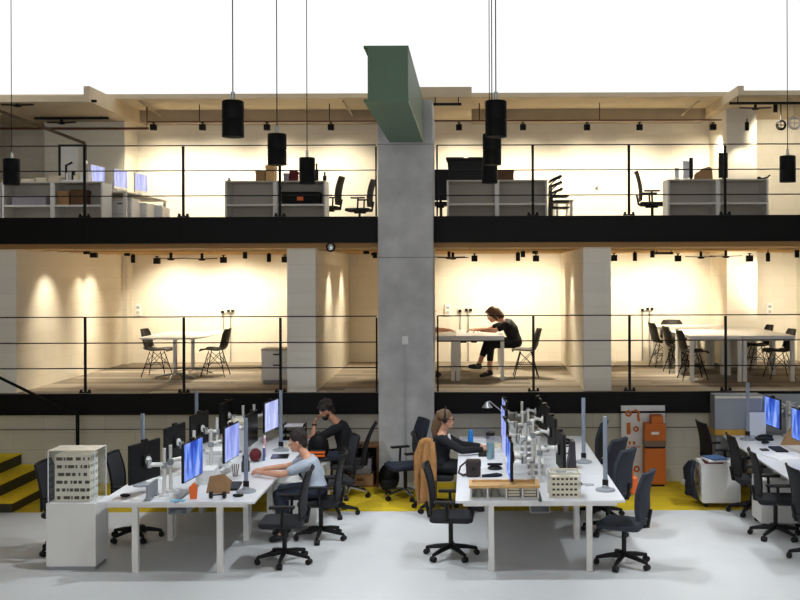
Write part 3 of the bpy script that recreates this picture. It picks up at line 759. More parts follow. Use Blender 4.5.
# ---- display case with tower model
pl = thing('display_plinth', 'white plinth under the acrylic case by the bench end', 'plinth', (-4.19, -4.13, 0))
MB().box(-.26, .26, -.19, .19, .04, .7).build('body', white_m, pl, bevel=.004); MB().box(-.24, .24, -.17, .17, 0, .04).build('plinth_base', grey_lo, pl)
zc = .70
ac = thing('acrylic_case', 'clear acrylic display case over the white tower model', 'display case', (-4.19, -4.13, zc))
h, hw, hd_ = .545, .245, .165
for nm, bx in (('side_panel', (-hw, -hw + .005, -hd_, hd_, 0, h)), ('side_panel', (hw - .005, hw, -hd_, hd_, 0, h)), ('front_panel', (-hw + .005, hw - .005, -hd_, -hd_ + .005, 0, h)), ('back_panel', (-hw + .005, hw - .005, hd_ - .005, hd_, 0, h))):
    MB().box(*bx).build(nm, acrylic, ac)
MB().box(-hw, hw, -hd_, hd_, h, h + .006).build('top_panel', mat('lid_reflection', (244, 236, 220), .25, alpha=.55), ac)  # clear lid; cream reflection of the gallery lights is put into its colour
edge = mat('acrylic_edge', (226, 232, 238), .25)
for sx in (-1, 1):
    for sy in (-1, 1): MB().box(sx * hw - .004, sx * hw + .004, sy * hd_ - .004, sy * hd_ + .004, 0, h).build('polished_edge', edge, ac)
def tower(t, w, d, hgt, n, seedv):
    rnd = random.Random(seedv); fh = hgt / n
    MB().box(-w / 2 + .012, w / 2 - .012, -d / 2 + .012, d / 2 - .012, 0, hgt - .004).build('core', window_d, t)
    for k in range(n + 1):
        z = min(k * fh, hgt); MB().box(-w / 2, w / 2, -d / 2, d / 2, max(0, z - fh * .28), z + fh * .28 if k < n else z).build('floor_slab', model_w, t)
    m = MB()
    if n < 5:
        for k in range(7): x = -w / 2 + .012 + k * (w - .024) / 6; MB().box(x - .008, x + .008, -d / 2 + .001, -d / 2 + .014, 0, hgt).build('facade_mullion', model_w, t)
        return
    for k in range(n):
        z0, z1 = k * fh + fh * .27, (k + 1) * fh - fh * .27
        x = -w / 2
        while x < w / 2 - .01:
            ww = rnd.choice((.008, .02, .03, .012)); m.box(x, min(x + ww, w / 2), -d / 2 + .001, -d / 2 + .014, z0, z1); x += ww + rnd.choice((.022, .04, .055, .07))
        for yy in range(4): y = -d / 2 + .03 + yy * d / 4; m.box(w / 2 - .014, w / 2 - .001, y, y + .02, z0, z1)
    m.build('facade_mullion', model_w, t)
tw = thing('tower_model', 'cream tower block model with strip windows inside the acrylic case', 'architectural model', (-4.2, -4.13, zc + .004))
tower(tw, .37, .24, .49, 6, 3)
# ---- second tower model + timber street model on the middle bench
t2 = thing('tower_model', 'small cream facade model with a white roof frame on the bench end', 'architectural model', (.985, -4.2, .742))
tower(t2, .30, .22, .22, 4, 9)
MB().box(-.165, .165, -.13, -.115, .236, .262).box(-.165, -.15, -.115, .12, .236, .262).box(.15, .165, -.115, .12, .236, .262).box(-.165, .165, .105, .12, .236, .262).build('roof_frame', model_w, t2)
for sx in (-1, 1):
    for sy in (-.123, .113): MB().box(sx * .158 - .006, sx * .158 + .006, sy - .006, sy + .006, 0, .236).build('corner_post', white_m, t2)
MB().box(-.08, .02, -.04, .06, .22, .25).box(.04, .1, -.02, .05, .22, .236).build('rooftop_plant', grey_lo, t2)
sm = thing('street_model', 'long street model with a pale wooden rim over white and grey house fronts', 'architectural model', (.35, -4.22, .742))
for nm, bx in (('rim_front', (-.37, .37, -.17, -.13, .115, .145)), ('rim_back', (-.37, .37, .12, .15, .115, .145)), ('rim_end', (-.37, -.335, -.13, .12, .115, .145)), ('rim_end', (.335, .37, -.13, .12, .115, .145))):
    MB().box(*bx).build(nm, wood, sm, bevel=.003)
MB().box(-.335, .335, -.13, .12, .112, .122).build('wooden_deck', wood, sm)
MB().box(-.36, .36, -.14, .14, 0, .012).build('base_board', white_l, sm)
for k, x in enumerate((-.35, -.175, .02, .19, .35)): MB().box(x - .008, x + .008, -.165, .13, .012, .113).build('divider', white_m, sm)
MB().box(-.34, .34, .0, .01, .012, .112).build('backing', paper, sm)
for x in (-.27, -.09): MB().lathe([(.05, 0), (.045, .04), (.018, .085), (.004, .095)], (x, -.08, .012)).build('model_tree', mat('felt_grey', (132, 134, 128), .9), sm, smooth=True)
for x in (.1, .27):
    for z in (.02, .05, .08): MB().box(x - .06, x + .06, -.1, -.02, z, z + .02).build('house_floor', model_w, sm)

# ---- things on the middle bench
def on(x, y): return (x, y, .7405)
b_ = thing('water_bottle', 'bright blue water bottle in front of the person with headphones', 'bottle', on(.0, -1.25))
MB().lathe([(.034, 0), (.036, .01), (.036, .15), (.03, .165), (.03, .19)]).build('body', blue_b, b_, smooth=True); MB().lathe([(.026, .19), (.028, .195), (.028, .225), (.02, .235)]).build('cap', blue_b, b_, smooth=True)
cb = thing('camera_bag', 'dark brown leather camera bag standing on the white desk', 'bag', on(.03, -3.2))
MB().box(-.085, .085, -.06, .06, 0, .19).build('body', leather, cb, bevel=.03); MB().box(-.09, .09, -.068, .062, .11, .2).build('flap', leather, cb, bevel=.025); MB().box(-.02, .02, -.078, -.066, .08, .12).build('buckle', black_pl, cb)
MB().tube([(-.085, 0, .17), (-.15, -.02, .12), (-.17, -.03, .05), (-.12, -.04, .024), (-.085, -.03, .03)], .011, 6, flat=1.6).build('shoulder_strap', leather, cb, smooth=True)
sc = tag(MB().tube([(.13, -3.25, .758), (.2, -3.24, .76), (.3, -3.22, .762), (.36, -3.2, .757)], [.015, .02, .026, .014], 10).build('rolled_pouch', navy_f, smooth=True), 'rolled dark blue pouch lying beside the camera bag', 'pouch')
ms = thing('desk_phone', 'black desk phone dish in front of the person with headphones', 'phone', on(.29, -2.75))
MB().lathe([(.085, 0), (.09, .01), (.07, .03), (.03, .045)]).build('base', black_pl, ms, smooth=True); MB().box(-.09, .09, -.03, .02, .045, .07).build('handset', black_pl, ms, bevel=.01)
js = thing('water_jug', 'tall clear jug with black lid beside the phone', 'jug', on(.25, -2.1))
MB().lathe([(.055, 0), (.06, .02), (.058, .26), (.05, .3)]).lathe([(.052, .29), (.05, .01), (.02, .006)]).build('jug_body', acrylic, js, smooth=True); MB().lathe([(.058, .3), (.06, .31), (.06, .335), (.02, .345)]).build('lid', black_pl, js, smooth=True); MB().lathe([(.048, .01), (.05, .2)]).build('water', teal, js, smooth=True)
kb = tag(MB().box(.1, .26, -1.95, -1.55, .7405, .752).build('keyboard', black_pl, bevel=.003), 'black keyboard under the hands of the person with headphones', 'keyboard')
dl = thing('desk_lamp', 'silver angle desk lamp above the person with headphones’ screen', 'desk lamp', on(.44, -.98)); dl['label'] = 'silver angled desk lamp with cone shade on the middle bench'
MB().lathe([(.07, 0), (.07, .015), (.015, .025)]).build('base', steel, dl, smooth=True)
MB().cyl((0, 0, .02), (.02, 0, .42), .008).build('lower_arm', steel, dl); MB().cyl((.02, 0, .42), (-.17, 0, .58), .008).build('upper_arm', steel, dl)
MB().lathe([(.02, .075), (.028, .06), (.075, 0), (.072, .0), (.02, .055)], (-.21, 0, .5)).build('lamp_shade', steel, dl, smooth=True); MB().cyl((-.17, 0, .58), (-.21, 0, .57), .012).build('joint', steel, dl)
hp = thing('desk_phone', 'black desk phone on the clear far end of the middle bench', 'phone', on(1.27, -.98)); MB().box(-.11, .11, -.09, .09, 0, .03).build('base', black_pl, hp, bevel=.008); MB().tube([(-.1, -.05, .05), (-.05, -.05, .065), (.05, -.05, .065), (.1, -.05, .05)], .018, 8).build('handset', black_pl, hp, smooth=True); MB().box(-.02, .09, .0, .07, .03, .04).build('keypad', grey_lo, hp)
fh = thing('upright_speaker', 'dark upright panel speaker with loop handle on the middle bench', 'speaker', on(1.2, -2.75)); MB().prism([(-.05, -.12, 0), (.06, -.12, 0), (.045, -.12, .34), (.005, -.12, .34)], (0, .24, 0)).build('cabinet', mat('dark_plum_plastic', (52, 46, 56), .5), fh, bevel=.01)
MB().tube([(-.02, -.05, .28), (-.08, -.05, .27), (-.07, -.05, .2), (-.035, -.05, .19)], .008, 6).build('handle', black_pl, fh)
MB().box(-.07, .08, -.13, .13, 0, .012).build('foot', black_pl, fh)
wm = thing('computer_mouse', 'black mouse with looped cable near the small tower model', 'mouse', on(1.2, -3.7)); MB().ell((0, 0, .019), (.035, .055, .0185)).build('body', black_pl, wm, smooth='all'); MB().tube([(.03, 0, .012), (.1, .04, .006), (.16, .03, .006), (.16, -.03, .006), (.06, -.06, .006)], .004, 6).build('cable', grey_lo, wm)
# white paper trays between the arms
def tray(x, y, z, n, lab, m=white_pl, w=.2, d=.28):
    t = thing('paper_tray', lab, 'letter tray', (x, y, z), random.uniform(-.12, .12), 'white letter trays')
    for k in range(n):
        MB().box(-w / 2, w / 2, -d / 2, d / 2, k * .075, k * .075 + .006).box(-w / 2, -w / 2 + .006, -d / 2, d / 2, k * .075, k * .075 + .045).box(w / 2 - .006, w / 2, -d / 2, d / 2, k * .075, k * .075 + .045).build('tray', m, t)
        MB().box(-w / 2 + .012, w / 2 - .02, -d / 2 - .006, d / 2 - .02, k * .075 + .0065, k * .075 + .024).build('paper', paper, t)
    if n > 1: 
        for sx in (-1, 1):
            for sy in (-1, 1): MB().box(sx * (w / 2 - .008) - .005, sx * (w / 2 - .008) + .005, sy * (d / 2 - .03) - .008, sy * (d / 2 - .03) + .008, 0, (n - 1) * .075 + .002).build('riser', m, t)
tray(.75, -3.12, .7405, 3, 'white letter trays between the arms of the middle bench, nearest stack')
tray(.73, -2.0, .7405, 4, 'white letter trays between the arms of the middle bench, second stack')
tray(.755, -1.05, .7405, 4, 'white letter trays between the arms of the middle bench, by the block wall')
def papers(x, y, z, w, d, hgt, rz, lab, m=paper, nm='paper_stack', cat='papers'):
    rnd = random.Random(lab); mb = MB(); n = max(1, int(hgt / .012))
    for k in range(n):
        mb.cbox((rnd.uniform(-.008, .008), rnd.uniform(-.008, .008), hgt * (k + .5) / n), (w, d, hgt / n * .96), Matrix.Rotation(rnd.uniform(-.06, .06), 3, 'Z'))
    return tag(mb.build(nm, m, loc=(x, y, z), rz=rz), lab, cat)
papers(.1, -.75, .7405, .22, .3, .04, .1, 'white paper stack at the wall end of the middle bench, column side')
papers(.12, -2.6, .7405, .21, .3, .006, .4, 'loose white sheets beside the black phone dish')
papers(.33, -1.2, .7405, .2, .28, .03, -.2, 'cream paper stack beneath the silver desk lamp', offwhite)
papers(.52, -3.3, .7405, .22, .3, .2, .1, 'tall white paper block behind the thin blue monitor')
papers(.93, -2.78, .7405, .2, .28, .26, .1, 'tall white paper block between the dark monitors of the middle bench')
papers(.575, -1.02, .7405, .08, .2, .3, .0, 'narrow tall white file stack behind the silver desk lamp', white_pl)
papers(1.1, -3.3, .7405, .2, .26, .012, .2, 'white sheets behind the small tower model')
bt = thing('wire_basket', 'grey wire basket at the wall end of the middle bench', 'basket', on(.12, -.46))
MB().box(-.14, .14, -.08, .08, 0, .006).build('tray_floor', grey_lo, bt)
g = MB()
for z in (.03, .08, .13): g.tube([(-.15, -.09, z), (.15, -.09, z), (.15, .09, z), (-.15, .09, z)], .004, 5, True)
for k in range(9):
    for sy in (-.09, .09): g.cyl((-.15 + k * .0375, sy, 0), (-.15 + k * .0375, sy, .13), .003, n=5)
g.build('wire_side', grey_lo, bt)

# ---- things on the left bench
dp = thing('desk_screen', 'low silver grey desk screen beside the nearest monitor arm', 'desk screen', on(-3.36, -4.25)); MB().box(-.012, .012, -.17, .17, .015, .17).build('panel', grey_lo, dp, bevel=.003)
for sy in (-.12, .12): MB().box(-.03, .03, sy - .03, sy + .03, 0, .02).build('foot', grey_lo, dp)
of = thing('folder', 'orange folder leaning under the blue monitor', 'folder', on(-2.93, -4.28), .25); MB().prism([(-.02, -.035, 0), (.05, -.035, 0), (.06, -.035, .12), (.02, -.035, .17), (-.03, -.035, .12)], (0, .03, 0)).build('cover', orange_l, of, bevel=.003); MB().prism([(-.01, -.006, 0), (.045, -.006, 0), (.05, -.006, .11), (-.02, -.006, .11)], (0, .012, 0)).build('paper', paper, of)
bc = thing('cardboard_sheet', 'brown cardboard board standing behind the orange folder', 'cardboard', on(-2.72, -4.05), -.15); MB().prism([(-.13, 0, 0), (.13, 0, 0), (.14, .05, .13), (.05, .06, .2), (-.11, .05, .17)], (0, .012, 0)).build('sheet', card, bc); MB().prism([(-.08, .02, 0), (.05, .02, 0), (.03, .09, 0)], (0, 0, .01)).build('fold_flap', card, bc)
cu = thing('glass_cup', 'clear cup of water at the front of the bench of the person in grey', 'cup', on(-3.06, -4.3)); MB().lathe([(.03, 0), (.036, .1), (.034, .1), (.028, .006)]).build('cup_wall', acrylic, cu, smooth=True)
pa = tag(MB().box(-3.12, -2.97, -4.43, -4.38, .7405, .752).build('notepad', mat('light_blue_pad', (120, 190, 226), .7), bevel=.002), 'light blue notepad on the front desk edge', 'notepad')
papers(-2.98, -3.45, .7405, .2, .3, .16, .1, 'tall white paper stack behind the blue monitor')
papers(-3.1, -2.42, .7405, .24, .3, .2, .0, 'white paper pile between the second monitors of the bench')
papers(-3.08, -1.35, .7405, .26, .3, .3, .1, 'tallest white paper pile on the bench of the person in grey')
cx_ = thing('storage_box', 'cream card box on top of the tallest paper pile', 'box', (-3.08, -1.35, 1.042)); MB().box(-.13, .13, -.14, .14, 0, .08).build('body', offwhite, cx_, bevel=.004); MB().box(-.136, .136, -.146, .146, .06, .095).build('lid', offwhite, cx_, bevel=.004)
pen = thing('pen_pot', 'white pot of dark pens under the lavender screen', 'pen pot', on(-2.7, -3.3)); MB().lathe([(.06, 0), (.075, .04), (.07, .04), (.05, .008)]).build('pot', white_pl, pen, smooth=True)
for k in range(4): MB().cyl((-.02 + k * .012, 0, .01), (-.04 + k * .026, .01, .17), .005, n=6).build('pen', red_d if k % 2 else black_pl, pen)
hd = thing('headphones', 'black headphones lying at the front desk edge', 'headphones', on(-2.66, -4.28)); MB().tube([(-.08, 0, .03), (-.07, .07, .02), (0, .11, .015), (.07, .07, .02), (.08, 0, .03)], .009, 8).build('headband', black_pl, hd, smooth=True)
for s in (-1, 1): MB().cyl((s * .085, 0, .036), (s * .055, 0, .036), .036).build('ear_cup', black_pl, hd, smooth=True)
wm = thing('computer_mouse', 'black mouse beside the lamp base of the person in grey', 'mouse', on(-2.46, -4.22)); MB().ell((0, 0, .019), (.06, .035, .0185)).build('body', black_pl, wm, smooth='all'); MB().cyl((.02, 0, .034), (.035, 0, .03), .006).build('scroll_wheel', grey_lo, wm)
tb = thing('thermos', 'dark green thermos by the hands of the person in grey', 'thermos', on(-2.68, -2.86)); MB().lathe([(.045, 0), (.05, .02), (.05, .11), (.035, .14)]).build('body', mat('dark_green_enamel', (44, 52, 42), .4), tb, smooth=True); MB().lathe([(.036, .14), (.038, .19), (.02, .2)]).build('cap', black_pl, tb, smooth=True)
kp = thing('keyboard', 'black keyboard by the lamp base of the person in grey', 'keyboard', on(-2.62, -3.72), .1); MB().box(-.07, .07, -.2, .2, 0, .018).build('case', black_pl, kp, bevel=.004); MB().box(-.06, .06, -.19, .19, .018, .024).build('keycaps', mat('dark_grey_keys', (48, 48, 52), .6), kp)
rb = tag(MB().ell((-2.7, -2.2, .82), (.075, .11, .08)).build('cloth_pouch', red_d, smooth='all'), 'dark red cloth pouch beside the green-grey monitor', 'pouch')
bk = thing('standing_book', 'pink and white book standing near the pale monitor', 'book', on(-2.66, -1.82), .2); MB().box(-.015, -.012, -.1, .1, 0, .25).box(.012, .015, -.1, .1, 0, .25).box(-.015, .015, -.1, -.096, 0, .25).build('cover', pink, bk); MB().box(-.012, .012, -.096, .096, .004, .246).build('pages', paper, bk)
bx = thing('standing_book', 'blue book leaning beside the dark red pouch', 'book', on(-2.62, -2.08), .2); MB().box(-.015, -.012, -.1, .1, 0, .16).box(.012, .015, -.1, .1, 0, .16).box(-.015, .015, -.1, -.096, 0, .16).build('cover', blue_d, bx); MB().box(-.012, .012, -.096, .096, .004, .156).build('pages', paper, bx)
tbk = thing('tablet', 'black tablet lying on white papers before the person in the black t-shirt', 'tablet', on(-2.45, -1.9), .1); MB().box(-.11, .11, -.14, .14, 0, .012).build('case', black_pl, tbk, bevel=.004); MB().box(-.1, .1, -.13, .13, .012, .0125).build('screen', scr_off, tbk)
papers(-2.42, -1.1, .7405, .22, .3, .02, .15, 'cream papers between the tablet and the column lamp', offwhite)
dt = thing('document_tray', 'black two tier document tray in front of the person in the black t-shirt', 'document tray', on(-2.5, -.5)); 
for z in (0, .09, .18): MB().box(-.15, .15, -.14, .14, z, z + .008).box(-.15, -.142, -.14, .14, z, z + .04).box(.142, .15, -.14, .14, z, z + .04).build('tray', black_pl, dt)
MB().box(-.13, .13, -.13, .12, .188, .2).build('paper', paper, dt)
for sx in (-1, 1): MB().box(sx * .146 - .004, sx * .146 + .004, .08, .13, 0, .18).build('riser', black_pl, dt)
papers(-3.62, -3.15, .7405, .16, .3, .006, .1, 'loose white sheets on the stair side of the bench')
ms2 = thing('computer_mouse', 'black mouse at the foot of the nearest black monitor back', 'mouse', on(-3.66, -4.2)); MB().ell((0, 0, .019), (.055, .034, .0185)).build('body', black_pl, ms2, smooth='all'); MB().box(-.005, .005, -.004, .004, .03, .038).build('scroll_wheel', grey_lo, ms2)
# ---- right bench things
papers(3.93, -2.05, .7405, .3, .42, .012, .25, 'white drawing sheets spread on the bench by the picture edge')
kb2 = tag(MB().box(3.98, 4.14, -1.72, -1.35, .7405, .76).build('keyboard', black_pl, bevel=.005), 'black keyboard before the outer blue screen', 'keyboard')
ph2 = tag(MB().box(3.82, 3.92, -1.62, -1.5, .7405, .756).build('phone', black_pl, bevel=.005), 'black phone lying on the bench by the grey cabinets', 'phone')
dp2 = thing('desk_phone', 'black desk phone beside the inner blue screen', 'phone', on(4.1, -.75)); MB().box(-.11, .11, -.09, .09, 0, .035).build('base', black_pl, dp2, bevel=.008); MB().tube([(-.1, -.05, .055), (-.05, -.05, .07), (.05, -.05, .07), (.1, -.05, .055)], .018, 8).build('handset', black_pl, dp2, smooth=True)
mo2 = tag(MB().ell((4.03, -1.05, .76), (.06, .04, .0185)).build('computer_mouse', black_pl, smooth='all'), 'black mouse between the two blue screens', 'mouse')
wp = thing('desk_screen', 'white desk screen panel behind the inner blue screen', 'desk screen', on(4.15, -.42)); MB().box(-.2, .07, -.012, .012, .01, .34).build('panel', white_l, wp, bevel=.004)
for s in (-.13, .02): MB().box(s - .03, s + .03, -.04, .04, 0, .012).build('foot', grey_lo, wp)
cs = thing('cardboard_sheet', 'brown board leaning between the two blue screens', 'cardboard', on(4.36, -1.15), 0); MB().prism([(-.16, -.02, 0), (.2, -.02, 0), (.2, .05, .3), (.07, .05, .32), (-.05, .02, .16)], (0, .015, 0)).build('sheet', card, cs); MB().prism([(-.02, .03, 0), (.15, .03, 0), (.06, .14, 0)], (0, 0, .01)).build('prop_flap', card, cs)
sp = thing('paper_model', 'spiky white paper model above the brown board', 'paper model', on(4.55, -.33)); g = MB(); rnd = random.Random(4)
for k in range(16):
    a = rnd.uniform(0, 2 * PI); e = rnd.uniform(-.5, .7); g.cyl((0, 0, .42), (math.cos(a) * .14 * math.cos(e), math.sin(a) * .09 * math.cos(e), .42 + .12 * math.sin(e)), .012, .003, n=5)
g.build('paper_spikes', paper, sp); MB().cyl((0, 0, 0), (0, 0, .42), .012).build('stand', white_m, sp); MB().lathe([(.06, 0), (.06, .01)]).build('base', white_m, sp)
# grey cabinets
gc = thing('tall_cabinet', 'tall grey cabinet with golden wood plinth at the wall behind the lamp', 'cabinet', (X_(733, -.05), -.15, 0))
w = X_(757, -.1) - X_(710, -.1)
MB().box(-w / 2, w / 2, -.18, .18, .82, Z_(733, 394.5, -.3)).build('body', grey_lo, gc, bevel=.006); MB().box(-w / 2, w / 2, -.185, .18, .74, .82).build('wood_plinth', gold_w, gc); MB().box(-w / 2 + .02, w / 2 - .02, -.16, .18, 0, .74).build('base_unit', grey_lo, gc)
MB().box(-w / 2, w / 2, -.19, -.18, 1.27, 1.3).build('top_trim', offwhite, gc)
gc2 = thing('tall_cabinet', 'second grey cabinet at the picture edge behind the blue screens', 'cabinet', (X_(760, -.1) + .42, -.1, 0))
MB().box(-.42, .5, -.05, .13, .75, 1.3).build('body', grey_lo, gc2, bevel=.006); MB().box(-.4, .48, -.04, .13, 0, .75).build('base_unit', grey_lo, gc2)
# books and coat on the pedestal, floor items
for k, (m, lab, hh) in enumerate(((red_d, 'thin red edged book at the bottom of the pile on the white pedestal', .02), (paper, 'white magazine in the pile on the white pedestal', .025), (blue_d, 'blue covered magazine topping the pile on the white pedestal', .012))):
    z = .582 + (0, .021, .047)[k]
    bkk = thing('magazine', lab, 'magazine', (3.2 + .02 * k, -1.5, z), .2 * k - .1, 'magazines on the white pedestal')
    MB().box(-.12, .12, -.16, .16, 0, hh).build('cover', m, bkk, bevel=.002); MB().box(-.117, .124, -.157, .157, hh * .2, hh * .8).build('pages', paper, bkk)
def coat(name, m, lab, cat, top, w, hgt, dep, rz, seedv):
    def fn(u, v):
        z = -u * hgt; s = v * 2 - 1
        fold = .034 * math.sin(s * 7 + u * 2.5 + seedv) + .02 * math.sin(s * 15 + u * 4 + seedv * 2)
        return (s * w * (.55 + .45 * min(1, u * 1.6)), -dep * math.sin(min(1, u * 1.3) * PI * .8) - fold * (.3 + u), z - .02 * s * s - .03 * u * math.sin(s * 5 + seedv))
    o = MB().surf(fn, 16, 22, .03).build(name, m, smooth='all', loc=top, rz=rz)
    for q in (-1, 1):
        MB().tube([(q * w * .55, -dep * .4, -.05), (q * w * .95, -dep * 1.3, -hgt * .3), (q * w * 1.02, -dep * 1.2, -hgt * .62)], [.045, .05, .038], 10, flat=.7).build('sleeve', m, o, smooth=True)
    return tag(o, lab, cat)
coat('hanging_coat', navy_f, 'navy coat hanging over the side of the white pedestal', 'coat', (2.965, -1.42, .585), .17, .46, .05, -PI / 2, 2)
bag = thing('carrier_bag', 'small white bag on the yellow floor by the block wall', 'bag', (X_(686, -.12), -.14, 0)); MB().prism([(-.09, -.05, 0), (.09, -.05, 0), (.075, -.03, .07), (-.08, -.03, .06)], (0, .09, 0)).build('body', white_pl, bag, bevel=.01); MB().tube([(-.04, 0, .06), (0, 0, .1), (.04, 0, .06)], .005, 6).build('handle', white_pl, bag)
coat('hanging_coat', tan_f, 'tan coat draped over the back of the dark office chair', 'coat', (-.54, -2.14, 1.02), .15, .82, .04, -PI / 2 + .85, 1)
# backpack by the column
def backpack(loc, rz, lab, stripe=None, s=1.0):
    t = thing('backpack', lab, 'backpack', loc, rz)
    MB().ell((0, 0, .21 * s), (.16 * s, .12 * s, .21 * s)).build('body', black_matt, t, smooth='all'); MB().box(-.11 * s, .11 * s, -.16 * s, -.09 * s, .05 * s, .2 * s).build('front_pocket', black_pl, t, bevel=.03 * s)
    for k in (-1, 1): MB().tube([(k * .07 * s, .1 * s, .36 * s), (k * .1 * s, .17 * s, .28 * s), (k * .1 * s, .17 * s, .12 * s), (k * .08 * s, .1 * s, .05 * s)], .016 * s, 6, flat=1.6).build('shoulder_strap', black_pl, t, smooth=True)
    MB().tube([(-.04 * s, 0, .41 * s), (0, 0, .45 * s), (.04 * s, 0, .41 * s)], .01 * s, 6).build('grab_handle', black_pl, t)
    if stripe: MB().box(-.12 * s, .12 * s, -.165 * s, -.158 * s, .1 * s, .13 * s).box(-.12 * s, .12 * s, -.165 * s, -.158 * s, .15 * s, .18 * s).build('reflective_stripe', stripe, t)
    return t
backpack((-1.16, -.56, 0), .1, 'black backpack on the floor against the concrete column', None, .95)
backpack((-2.03, -1.40, .582), 0, 'black backpack with orange stripes on the pedestal beside the person in the black t-shirt', orange_l, .9)
bg = backpack((-2.03, -2.52, .582), .4, 'small black bag on the pedestal behind the person in grey', None, .55)
# open shelf niche near the wall
sh = thing('open_shelf', 'low brown open shelf against the block wall left of the concrete column', 'shelving', (X_(361, -.1), -.12, 0))
hw = (X_(378, -.1) - X_(343, -.1)) / 2; zt_ = Z_(361, 445.5, -.3)
MB().box(-hw, hw, -.18, .17, zt_ - .03, zt_).build('shelf_top', wood_d, sh); MB().box(-hw, -hw + .02, -.17, .17, 0, zt_ - .03).build('side_panel', wood_d, sh); MB().box(hw - .02, hw, -.17, .17, 0, zt_ - .03).build('side_panel', wood_d, sh); MB().box(-hw + .02, hw - .02, .15, .17, 0, zt_ - .03).build('back_panel', black_matt, sh)
MB().box(-hw + .02, hw - .02, -.16, .15, .0, .02).build('shelf_board', wood_d, sh)
gbx = thing('storage_box', 'lilac grey box inside the low brown shelf', 'box', (X_(361, -.1) - .02, -.1, .18)); MB().box(-.17, .17, -.13, .12, 0, .2).build('body', lilac, gbx, bevel=.01); MB().box(-.175, .175, -.135, .125, .17, .21).build('lid', lilac, gbx, bevel=.006)
obx = thing('storage_box', 'brown cardboard box at the bottom of the low shelf', 'box', (X_(361, -.1) - .01, -.1, .021)); MB().box(-.19, .19, -.14, .13, 0, .155).build('body', card, obx, bevel=.004); MB().box(-.05, .05, -.142, -.14, .06, .1).build('hand_hole', card_d, obx)
# white display board with orange pieces
YBd = -.02
bd = thing('display_board', 'white display board with small orange pieces leaning on the block wall', 'display board', (0, YBd, 0))
xb0, xb1 = X_(620.5, YBd - .05), X_(664.5, YBd - .05); zb1 = Z_(642, 405.5, YBd - .05)
MB().box(xb0, xb1, -.05, .0, .0, zb1).build('board', white_l, bd, bevel=.004)
def bp(px, py): return (X_(px, YBd - .06), -.055, Z_(px, py, YBd - .06))
def ringp(px, py, r, r2):
    c = Vector(bp(px, py)); g = MB().tube([c + Vector((math.cos(a) * r, 0, math.sin(a) * r)) for a in [2 * PI * i / 18 for i in range(18)]], r2, 6, True)
    g.build('orange_ring', orange, bd)
ringp(628, 413.5, .035, .014); ringp(635.5, 429, .03, .014); ringp(636, 469, .035, .014)
for px, py, w_, h_, nm in ((628, 428.5, .055, .17, 'orange_slot'), (629, 443, .03, .05, 'orange_tab'), (633.5, 443, .03, .05, 'orange_tab'), (633, 447, .2, .012, 'orange_strip')):
    c = Vector(bp(px, py)); MB().cbox(c, (w_, .02, h_)).build(nm, orange, bd, bevel=.004)
c = Vector(bp(635.5, 414.5)); MB().tube([c + Vector(p) for p in ((-.04, 0, .05), (.0, 0, .06), (.04, 0, .03), (.03, 0, -.02), (.045, 0, -.1))], .018, 6).build('orange_hook', orange, bd)
oc = thing('orange_cabinet', 'tall orange cabinet with stepped top standing before the white display board', 'cabinet', (X_(653.5, -.2), -.2, 0))
def oz(py): return Z_(653, py, -.3)
hw = (X_(664, -.3) - X_(643, -.3)) / 2
MB().box(-hw, hw, -.11, .11, .03, oz(448.5)).build('lower_body', orange, oc, bevel=.006)
MB().box(-hw + .01, hw - .01, -.1, .1, oz(448.5), oz(446.5)).build('shadow_gap', black_matt, oc)
MB().box(-hw, hw, -.11, .11, oz(446.5), oz(441)).build('grey_band', mat('brown_grey_band', (128, 104, 92), .6), oc)
MB().box(-hw, hw, -.11, .11, oz(441), oz(424)).build('upper_body', orange, oc, bevel=.006)
MB().box(-hw * .35, hw * .65 + .02, -.1, .1, oz(424), oz(416)).build('top_box', orange, oc, bevel=.006)
MB().box(-.06, .05, -.118, -.11, oz(434.5), oz(431.8)).build('label_plate', paper, oc); MB().box(-hw + .02, hw - .02, -.1, .1, 0, .03).build('plinth_base', black_matt, oc)
ob = thing('hanging_tote_bag', 'orange bag hanging behind the charcoal padded chair', 'bag', (1.96, -2.62, .42), .1); MB().prism([(-.035, -.12, 0), (.035, -.12, 0), (.045, -.1, .2), (-.03, -.1, .2)], (0, .2, 0)).build('body', orange_l, ob, bevel=.015)
MB().tube([(0, -.06, .19), (0, -.05, .28), (0, .05, .28), (0, .06, .19)], .008, 6).build('handle', orange_l, ob)
# ================================================================= LOWER GALLERY FURNITURE
def oval_table():
    t = thing('meeting_table', 'white rounded meeting table on two grey pedestals between two black chairs', 'table', (-4.82, 2.25, L1))
    n = 40; pts = []
    for k in range(n):
        a = 2 * PI * k / n; c, s = math.cos(a), math.sin(a); q = .3
        pts.append((math.copysign(abs(c) ** q, c) * .51, math.copysign(abs(s) ** q, s) * 1.05, .705))
    MB().prism(pts, (0, 0, .025)).build('tabletop', white_l, t, bevel=.004)
    for y, x in ((-.25, -.1), (.65, -.05)):
        p = MB().cyl((x, y, .05), (x, y, .705), .034).build('pedestal', steel, t, smooth=True)
        b = MB()
        for k in range(4):
            a = k * PI / 2; b.tube([(x, y, .09), (x + math.cos(a) * .2, y + math.sin(a) * .2, .06), (x + math.cos(a) * .34, y + math.sin(a) * .34, .012)], [.02, .018, .012], 8)
        b.build('star_foot', steel, p, smooth=True)
oval_table()
shell((-5.36, 2.45, L1), 0, 'black shell chair at the rounded table, on its streaked wall side', 'black shell chairs')
shell((-4.36, 2.45, L1), PI, 'black shell chair at the rounded table, on its socket box side', 'black shell chairs')
